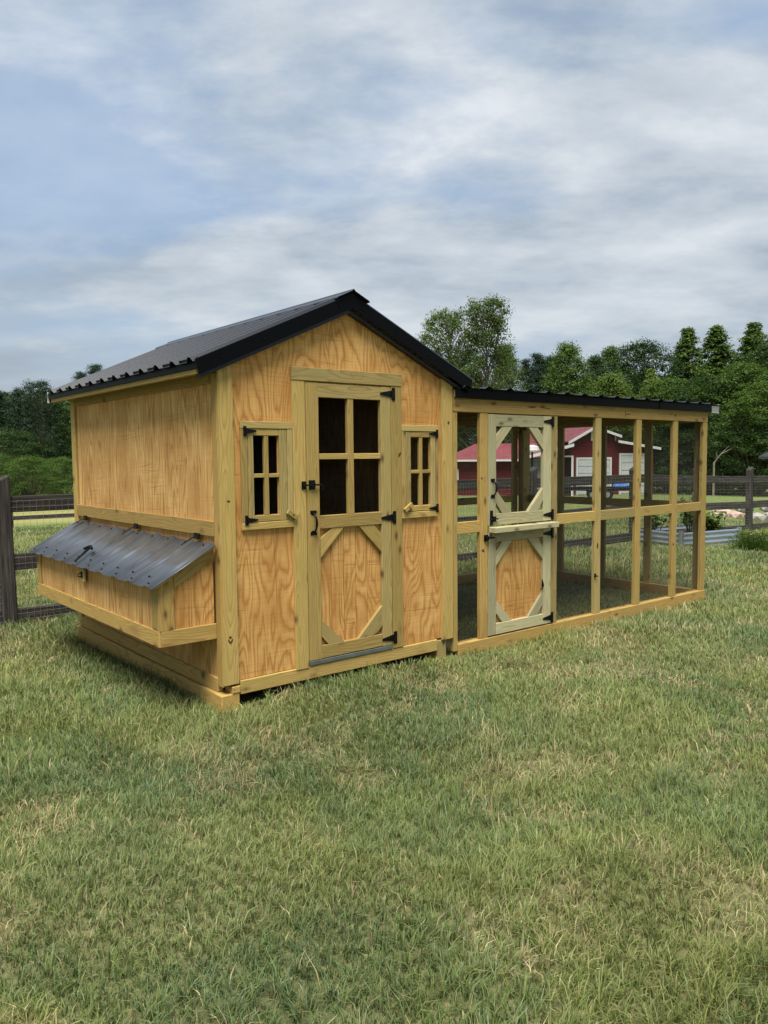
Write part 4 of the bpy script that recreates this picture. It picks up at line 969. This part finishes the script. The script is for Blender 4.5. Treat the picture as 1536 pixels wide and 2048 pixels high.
for (a, za, b, zb) in ((u_l - .35, zel - .20, u_pk, zpk - .02), (u_r + .25, zer - .10, u_pk, zpk - .02), (u_end + .25, zlow - .08, u_r, zstep)):
    hpoly('rake_fascia', [(a, za - .11), (b, zb - .11), (b, zb + .06), (a, za + .06)], -.42, -.36, 'white_trim')
hbox('step_trim', u_r - .04, u_r + .05, -.06, -.01, zstep, zer, 'white_trim')
hbox('gable_vent', U(1178.5), U(1186), -.05, -.01, zpx(881), zpx(861), 'white_trim')
def garage(u0, u1, ztop, nsec=5):
    g = hbox('garage_door', u0, u1, -.04, -.005, HZ - .1, ztop, 'door_white'); hh_ = (ztop - HZ) / nsec
    for i in range(nsec): hbox('door_section', u0 + .03, u1 - .03, -.07, -.041, HZ + i * hh_ + .03, HZ + (i + 1) * hh_ - .02, 'door_white', g)
    for a, b in ((u0 - .13, u0 - .005), (u1 + .005, u1 + .13)): hbox('jamb', a, b, -.09, -.006, HZ - .1, ztop + .13, 'white_trim', g)
    hbox('lintel', u0 - .004, u1 + .004, -.09, -.006, ztop + .005, ztop + .13, 'white_trim', g)
garage(U(1154), U(1215), zpx(919)); garage(U(1237), U(1290), zpx(911))
# porch in front of the side, with a low tile roof, and the low wing on the left
LM = Matrix((rightv, dirv, Vector((0, 0, 1)))).transposed().to_4x4(); LM.translation = Vector((hb[0], hb[1], 0))
def UL(u): return (u - 1140) * PM
def lbox(name, u0, u1, y0, y1, v0, v1, mat, parent=house): return hbox(name, UL(u0), UL(u1), y0, y1, zpx(v0, HD, 1000), zpx(v1, HD, 1000), mat, parent, LM)
ev = zpx(919, HD, 980); tp = zpx(888, HD, 980); gb = HZ - .4
hbox('wing_wall', UL(898), UL(1112), -1.2, -1.05, gb, ev, 'red', house, LM)
hbox('wing_wall', UL(898), UL(898) + .15, -1.04, 2.6, gb, ev, 'red', house, LM)
xL_, xR_ = UL(893), UL(1118); zE = ev - .02
vs = [(xL_, -1.55, zE), (xR_, -1.55, zE), (xR_, 1.7, tp + .05), (xL_ + 1.9, 1.7, tp + .05), (xL_, 4.8, zE)]
wr = solid(meshobj('wing_roof', vs, [[0, 1, 2, 3], [0, 3, 4]], 'tile', house, LM), .08)
hbox('gutter', xL_, xR_, -1.66, -1.56, zE - .10, zE + .03, 'white_trim', house, LM)
for u0, u1 in ((905, 925), (986, 998)):
    wdw = hbox('window', UL(u0), UL(u1), -1.24, -1.205, zpx(962, HD, 960), zpx(940, HD, 960), 'glass', house, LM)
    z0_, z1_ = zpx(962, HD, 960), zpx(940, HD, 960)
    for a, b, c_, d_ in ((UL(u0) - .08, UL(u0), z0_ - .08, z1_ + .08), (UL(u1), UL(u1) + .08, z0_ - .08, z1_ + .08), (UL(u0), UL(u1), z1_, z1_ + .08), (UL(u0), UL(u1), z0_ - .08, z0_)):
        hbox('frame', a, b, -1.29, -1.2055, c_, d_, 'white_trim', wdw, LM)
    hbox('muntin', (UL(u0) + UL(u1)) / 2 - .02, (UL(u0) + UL(u1)) / 2 + .02, -1.27, -1.241, z0_, z1_, 'white_trim', wdw, LM)
hbox('porch_wall', UL(1052), UL(1108), -1.9, -1.75, gb, zpx(921, HD, 1060), 'grey_wall', house, LM)
pz0, pz1 = zpx(917, HD, 1060), zpx(896, HD, 1140)
hpoly('porch_roof', [(UL(1054), pz0 - .02), (UL(1146), zpx(889, HD, 1146) - .10), (UL(1146), zpx(889, HD, 1146) + .02), (UL(1054), pz0 + .10)], -2.6, -1.2, 'tile', house, LM)
hpoly('porch_fascia', [(UL(1052), pz0 - .10), (UL(1147), zpx(889, HD, 1146) - .16), (UL(1147), zpx(889, HD, 1146) + .03), (UL(1052), pz0 + .10)], -2.68, -2.61, 'white_trim', house, LM)
hbox('doorway', UL(1109), UL(1141.8), -2.2, -2.16, gb, zpx(914.5, HD, 1140), 'dark_open', house, LM)
hbox('door_frame', UL(1142), UL(1146), -2.3, -2.15, gb, zpx(911, HD, 1140), 'white_trim', house, LM); hbox('door_frame', UL(1108), UL(1141.9), -2.3, -2.21, zpx(914, HD, 1140), zpx(911, HD, 1140), 'white_trim', house, LM)

# small outbuilding whose eave shows at the right edge
q = at(1584, 975, 34); g = float(gz(q[0], q[1])); shed = thing('garden_shed', (q[0], q[1], g), 'small dark shed with pale fascia cut by the right edge', 'shed')
SM = Matrix((rightv, dirv, Vector((0, 0, 1)))).transposed().to_4x4(); SM.translation = Vector((q[0], q[1], 0)); pz = 34 / FPX
zt = float(at(1530, 898, 34)[2]); zt2 = float(at(1521, 917, 34)[2])
hpoly('wall', [(-.25, g - .2), (3.2, g - .2), (3.2, zt2 + .1), (1.5, zt2 + 1.0), (-.25, zt2 + .02)], 0, 2.5, 'grey_wall', shed, SM)
hpoly('roof', [(-.62, zt2 - .03), (1.5, zt2 + 1.1), (3.6, zt2 - .03), (3.6, zt2 + .07), (1.5, zt2 + 1.22), (-.62, zt2 + .07)], -.35, 2.8, 'roof', shed, SM)
hpoly('fascia', [(-.64, zt2 - .05), (1.5, zt2 + 1.08), (1.5, zt2 + 1.22), (-.64, zt2 + .09)], -.40, -.352, 'white_trim', shed, SM)

# flatbed trailer with a blue tarp, pole with a pale cap
q = at(1190, 996, 44); g = float(gz(q[0], q[1])); tr = thing('flatbed_trailer', (q[0], q[1], g), 'black flatbed utility trailer parked before the red house', 'trailer')
TM = Matrix((rightv, dirv, Vector((0, 0, 1)))).transposed().to_4x4(); TM.translation = Vector((q[0], q[1], 0))
hbox('deck', -2.0, 1.9, -.8, .8, g + .48, g + .60, 'hardware', tr, TM); hbox('side_rail', -2.0, 1.9, -.84, -.801, g + .60, g + .72, 'hardware', tr, TM); hpoly('tongue', [(-3.1, g + .42), (-2.0, g + .48), (-2.0, g + .58), (-3.1, g + .50)], -.06, .06, 'hardware', tr, TM)
for u_ in (-.15, .6):
    for y_ in (-.95, .82):
        mb = MB(); mb.tube([(u_, y_, g + .28), (u_, y_ + .16, g + .28)], .30, 16); wl = mb.build('wheel', 'hardware', tr, TM); mb = MB(); mb.tube([(u_, y_ - .01, g + .28), (u_, y_ + .0, g + .28)], .15, 12); mb.build('rim', 'galv', wl, TM)
    hbox('fender', u_ - .36, u_ + .36, -.98, -.842, g + .60, g + .65, 'hardware', tr, TM)
MT['tarp'] = plain('blue_tarp', (.015, .12, .42), .55, 0, .4, 5, .2, .5)
bm = bmesh.new(); bmesh.ops.create_grid(bm, x_segments=14, y_segments=10, size=.5); rg = np.random.default_rng(3)
for vv in bm.verts:
    x_, y_ = vv.co.x * 2, vv.co.y * 2; vv.co = Vector((x_ * .42 + 1.30, y_ * .5 - .25, g + .63 + max(0, .34 * (1 - max(abs(x_), abs(y_)) ** 3)) + .05 * rg.random()))
me = bpy.data.meshes.new('blue_tarp'); bm.to_mesh(me); bm.free(); me.materials.append(MT['tarp']); tp_ = bpy.data.objects.new('blue_tarp', me); link(tp_, None, TM); solid(tp_, .01)
tag(tp_, 'bright blue tarp bundled on the trailer end', 'tarp')
q = at(1064, 980, 46); g = float(gz(q[0], q[1])); zc = float(at(1064, 897, 46)[2]); zl = float(at(1064, 903, 46)[2])
pl = thing('patio_heater', (q[0], q[1], g), 'black pole with pale mushroom-shaped cap standing before the red house', 'patio heater')
mb = MB(); mb.tube([(q[0], q[1], g), (q[0], q[1], g + .75)], [.24, .20], 14); mb.build('base', 'hardware', pl); mb = MB(); mb.tube([(q[0], q[1], g + .75), (q[0], q[1], zl)], .055, 8); mb.build('pole', 'hardware', pl)
mb = MB(); mb.tube([(q[0], q[1], zl - .02), (q[0], q[1], zl + .06), (q[0], q[1], zc + .1), (q[0], q[1], zc + .20)], [.40, .42, .36, .10], 18); mb.build('cap', 'white_trim', pl)

# ------------------------------------------------------------------ trees
def tree_kind(kind, seed):
    """mesh data for trunk+limbs and for the crown of a tree of 10 m"""
    rg = np.random.default_rng(seed); H = 10.0; cen = []; rad = []
    prof = {'oval': lambda t: .235 * (math.sin(math.pi * min(1, t * .86 + .14)) ** .75) + .01, 'cone': lambda t: .225 * (1 - t) ** .80 + .002,
            'round': lambda t: .32 * math.sqrt(max(0, 1 - (2 * t - .92) ** 2 * .88)), 'airy': lambda t: .225 * math.sin(math.pi * min(1, t * .72 + .20)) ** .50 * (.88 + .16 * math.sin(t * 13 + seed)),
            'pine': lambda t: .155 * (1 - t) ** .55 * (.8 + .25 * math.sin(t * 40)) + .015, 'bush': lambda t: .52 * math.sqrt(max(0, 1 - (1.6 * t - .60) ** 2))}[kind]
    tb = {'oval': .14, 'cone': .12, 'round': .16, 'airy': .22, 'pine': .22, 'bush': .02}[kind]
    nc = {'oval': 430, 'cone': 400, 'round': 470, 'airy': 400, 'pine': 260, 'bush': 300}[kind]; per = {'oval': 68, 'cone': 68, 'round': 66, 'airy': 70, 'pine': 100, 'bush': 78}[kind]
    lobes = rg.normal(0, 1, (5,)); P = []; Nn = []; tone = []
    for i in range(nc):
        t = (i + rg.random()) / nc; t = t ** .9; a = rg.random() * 6.283; rmax = prof(t) * H * (1 + .16 * math.sin(2 * a + lobes[0] * 3 + t * 5) + .12 * math.sin(3 * a + lobes[1] * 4 - t * 7))
        rr = rmax * (.22 + .82 * rg.random() ** .55); z = H * (tb + (1 - tb) * t); c_ = np.array([rr * math.cos(a), rr * math.sin(a), z])
        cr = H * {'oval': .050, 'cone': .044, 'round': .054, 'airy': .043, 'pine': .040, 'bush': .080}[kind] * (.65 + .7 * rg.random()) * ((1.18 - .78 * t) if kind == 'cone' else 1.0)
        cen.append(c_); rad.append(cr); n = int(per * (.6 + .8 * rg.random()))
        d = rg.normal(size=(n, 3)); d /= np.linalg.norm(d, axis=1, keepdims=True); d[:, 2] = np.where(d[:, 2] < -.35, -d[:, 2], d[:, 2])
        q = c_ + d * (cr * (.15 + 1.35 * rg.random(n) ** 1.1))[:, None] * np.array([1.15, 1.15, .62 if kind != 'pine' else .38])
        P.append(q); Nn.append(d * .8 + np.array([0, 0, .55]) + rg.normal(0, .45, (n, 3))); tone.append(np.clip(.5 * rg.random() + .5 * rg.random(n), 0, 1))
    P = np.concatenate(P); Nn = np.concatenate(Nn); tone = np.concatenate(tone)
    mb = MB(); bend = rg.normal(0, .018, 2) * H; pts = []; rs = []
    for k_ in range(9):
        t = k_ / 8; pts.append((bend[0] * math.sin(t * 3), bend[1] * math.sin(t * 2.3), H * .9 * t - .25)); rs.append(H * (.0165 * (1 - t) ** .8 + .0022))
    if kind != 'bush': mb.tube(pts, rs, 8)
    for i in range(0, nc, 3 if kind in ('airy', 'bush') else 5):
        c_ = cen[i]; z0 = max(.3, c_[2] - .9 * math.hypot(c_[0], c_[1]) - .2) if kind != 'bush' else 0.0; k_ = min(.999, (z0 + .25) / (H * .9)) * 8; j = int(k_); f_ = k_ - j
        b0 = Vector(pts[j]).lerp(Vector(pts[min(8, j + 1)]), f_) if kind != 'bush' else Vector((c_[0] * .1, c_[1] * .1, -.1))
        mid = b0.lerp(Vector(c_), .55) + Vector((0, 0, .12 * (c_[2] - b0.z))); mb.tube([b0, mid, tuple(c_)], [H * .0058 * (1.1 - z0 / H), H * .0035, H * .0012], 5, False)
    me = bpy.data.meshes.new('trunk'); me.from_pydata(mb.v, [], mb.f); me.update(); me.materials.append(MT['bark_pale' if kind == 'airy' else 'bark'])
    size = {'oval': .120, 'cone': .115, 'round': .125, 'airy': .110, 'pine': .15, 'bush': .15}[kind]; asp = .26 if kind == 'pine' else .75
    return me, (P, Nn, size, asp, tone, rg)
KIND = {}
def get_kind(kind, var, mat):
    k_ = (kind, var)
    if k_ not in KIND:
        tm, (P, Nn, size, asp, tone, rg) = tree_kind(kind, 100 + var * 17 + sum(map(ord, kind)))
        KIND[k_] = (tm, leaf_mesh('crown', P, Nn, size, asp, mat, tone=tone, rg=rg, data_only=True))
    return KIND[k_]
def tree(u, vtop, dist, kind, var, mat, halfw, label, cat='tree', group='trees of the woodland edge', name=None):
    q = at(u, vtop, dist); g = float(gz(q[0], q[1])); h_ = q[2] - g; tm, cm = get_kind(kind, var, mat); s_ = h_ / 10.2
    hw10 = {'oval': 2.6, 'cone': 2.1, 'round': 3.4, 'airy': 2.5, 'pine': 1.8, 'bush': 5.4}[kind]; wxy = (halfw * 1.18 * dist / FPX) / hw10; wxy = max(.45 * s_, min(2.2 * s_, wxy))
    nm = name or {'oval': 'broadleaf_tree', 'cone': 'broadleaf_tree', 'round': 'broadleaf_tree', 'airy': 'tall_airy_tree', 'pine': 'pine_tree', 'bush': 'bush'}[kind]
    root = thing(nm, (q[0], q[1], g), label, cat, group); w = Matrix.Translation((q[0], q[1], g)) @ Matrix.Rotation(random.random() * 6.28, 4, 'Z') @ Matrix.Diagonal((wxy, wxy, s_, 1))
    link(bpy.data.objects.new('trunk', tm), root, w)
    co = bpy.data.objects.new('crown', cm); link(co, root, w); co.material_slots[0].link = 'OBJECT'; co.material_slots[0].material = MT[mat]
TG = 'leaf'; TD = 'leaf_dark'; TL = 'leaf_light'; TP = 'leaf_pine'
tree(893, 621, 63, 'airy', 0, 'leaf_airy', 56, 'shorter left twin of the two tall airy trees beside the coop roof', group='tall airy trees')
tree(972, 598, 61, 'airy', 1, 'leaf_airy', 60, 'tallest airy tree showing sky through its crown right of the coop roof', group='tall airy trees')
tree(1012, 690, 66, 'oval', 0, TG, 42, 'small tree at the right foot of the tallest airy tree')
tree(1052, 716, 78, 'pine', 0, TP, 26, 'dark pine just right of the tallest airy tree'); tree(1076, 705, 82, 'pine', 1, TP, 30, 'taller dark pine between the airy trees and the green oval tree')
tree(1100, 710, 86, 'pine', 0, TP, 30, 'dark pine left behind the green oval tree above the run door'); tree(1134, 687, 70, 'oval', 1, TG, 50, 'green oval tree rising above the run door hinge side')
tree(1190, 712, 80, 'oval', 0, TD, 40, 'dark tree right behind the green oval tree'); tree(1222, 694, 84, 'oval', 0, TG, 42, 'slim tree between the oval tree and the broad dark tree')
tree(1288, 684, 72, 'round', 1, TD, 70, 'broad round dark tree above the middle of the run'); tree(1222, 748, 66, 'oval', 2, TL, 55, 'young light green tree low above the middle run posts')
tree(1302, 736, 64, 'cone', 0, TL, 44, 'light green pointed young tree before the broad dark tree'); tree(1376, 652, 74, 'cone', 1, TG, 58, 'pointed tree with narrow tip above the right run posts')
tree(1434, 648, 78, 'cone', 1, TG, 64, 'tall tapering tree right of the slim pointed tree'); tree(1508, 643, 76, 'cone', 0, TG, 68, 'tallest pointed tree of the right end of the treeline')
tree(1575, 662, 72, 'round', 0, TD, 70, 'dark tree cut by the right edge of the picture'); tree(1346, 760, 62, 'round', 1, TG, 75, 'bushy tree behind the right end of the run roof')
tree(1420, 752, 60, 'round', 0, TD, 75, 'wide dark leafy tree right of the run roof end'); tree(1490, 730, 60, 'round', 1, TG, 80, 'wide leafy tree above the fence near the right edge')
tree(1550, 760, 56, 'round', 0, TG, 80, 'low leafy tree at the right edge above the shed'); tree(1264, 830, 66, 'bush', 0, TD, 70, 'dark understorey bush right behind the red house', 'bush')
tree(1345, 858, 60, 'bush', 1, TD, 75, 'dark bush seen between the last run posts', 'bush'); tree(1430, 850, 57, 'bush', 0, TD, 85, 'dark bush behind the fence just right of the run', 'bush')
tree(1510, 846, 55, 'bush', 1, TD, 85, 'dark bush behind the right fence post', 'bush'); tree(930, 812, 70, 'round', 1, TD, 60, 'dark tree seen through the first run bay above the low wing roof')
tree(840, 760, 72, 'round', 0, TD, 80, 'dark tree mostly hidden behind the coop roof right slope'); tree(1160, 790, 74, 'round', 1, TD, 70, 'dark tree directly behind the red house gable')
tree(1080, 800, 76, 'round', 0, TD, 70, 'dark tree behind the red house main roof')
tree(-10, 782, 62, 'pine', 1, TP, 45, 'dark pine at the left edge of the picture', group='trees left of the coop'); tree(38, 778, 60, 'oval', 1, TP, 32, 'dark tree second from the left edge', group='trees left of the coop')
tree(76, 761, 57, 'airy', 0, TP, 32, 'tallest dark tree left of the coop with ragged top', group='trees left of the coop'); tree(112, 800, 60, 'oval', 2, TD, 40, 'dark leafy tree nearest the coop back corner on the left', group='trees left of the coop')
tree(160, 742, 70, 'pine', 0, TP, 26, 'thin treetop peeping over the coop roof lower edge', group='trees left of the coop'); tree(190, 727, 70, 'pine', 1, TP, 28, 'higher thin treetop peeping over the coop roof', group='trees left of the coop')
tree(58, 914, 44, 'bush', 0, TG, 56, 'green bush in the middle of the left field', 'bush', 'bushes left of the coop'); tree(-15, 905, 46, 'bush', 1, TG, 50, 'green bush cut by the left edge', 'bush', 'bushes left of the coop')
tree(122, 915, 47, 'bush', 1, TG, 50, 'green bush next to the coop back corner', 'bush', 'bushes left of the coop'); tree(20, 862, 56, 'bush', 0, TD, 80, 'dark understorey bush behind the green bushes on the left', 'bush', 'bushes left of the coop')

# far wood closing the view behind the single trees: one uncountable mass
def far_wood():
    rg = np.random.default_rng(9); P = []; Nn = []; tone = []
    for i in range(120):
        u = rg.uniform(-700, 2200); dist = rg.uniform(84, 120); vt = rg.uniform(705, 780)
        if u < 800: vt = rg.uniform(780, 815)
        q = at(u, vt, dist); g = float(gz(q[0], q[1])); h_ = q[2] - g; n = 1500
        t = rg.random(n) ** .8; a = rg.random(n) * 6.28; rr = 3.8 * np.sqrt(np.clip(1 - (1.7 * t - .75) ** 2, .02, 1)) * (.5 + .5 * rg.random(n) ** .4)
        P.append(np.stack([q[0] + rr * np.cos(a), q[1] + rr * np.sin(a), g + h_ * (.02 + .98 * t)], 1)); Nn.append(np.stack([np.cos(a), np.sin(a), .7 + .6 * rg.random(n)], 1) + rg.normal(0, .3, (n, 3))); tone.append(.6 * rg.random() + .4 * rg.random(n))
    o = leaf_mesh('distant_wood', np.concatenate(P), np.concatenate(Nn), .5, .8, 'leaf_dark', tone=np.concatenate(tone), rg=rg)
    tag(o, 'distant dark wood closing the horizon behind the single trees', 'woodland', kind='stuff')
far_wood()
# bare dead branch leaning out of the wood
q = at(1440, 935, 52); g = float(gz(q[0], q[1])); mb = MB(); a0 = at(1428, 926, 52); a1 = at(1442, 908, 52); a2 = at(1462, 898, 52); a3 = at(1458, 892, 52)
mb.tube([(a0[0], a0[1], g - .1), tuple(a0), tuple(a1), tuple(a2)], [.07, .06, .045, .015], 6).tube([tuple(a1), tuple(a3)], [.03, .01], 5).tube([tuple((np.array(a0) + np.array(a1)) / 2), tuple(at(1432, 903, 52))], [.03, .008], 5)
db = mb.build('dead_branch', 'bark_pale'); tag(db, 'pale bare dead branch against the dark wood right of the run', 'branch')
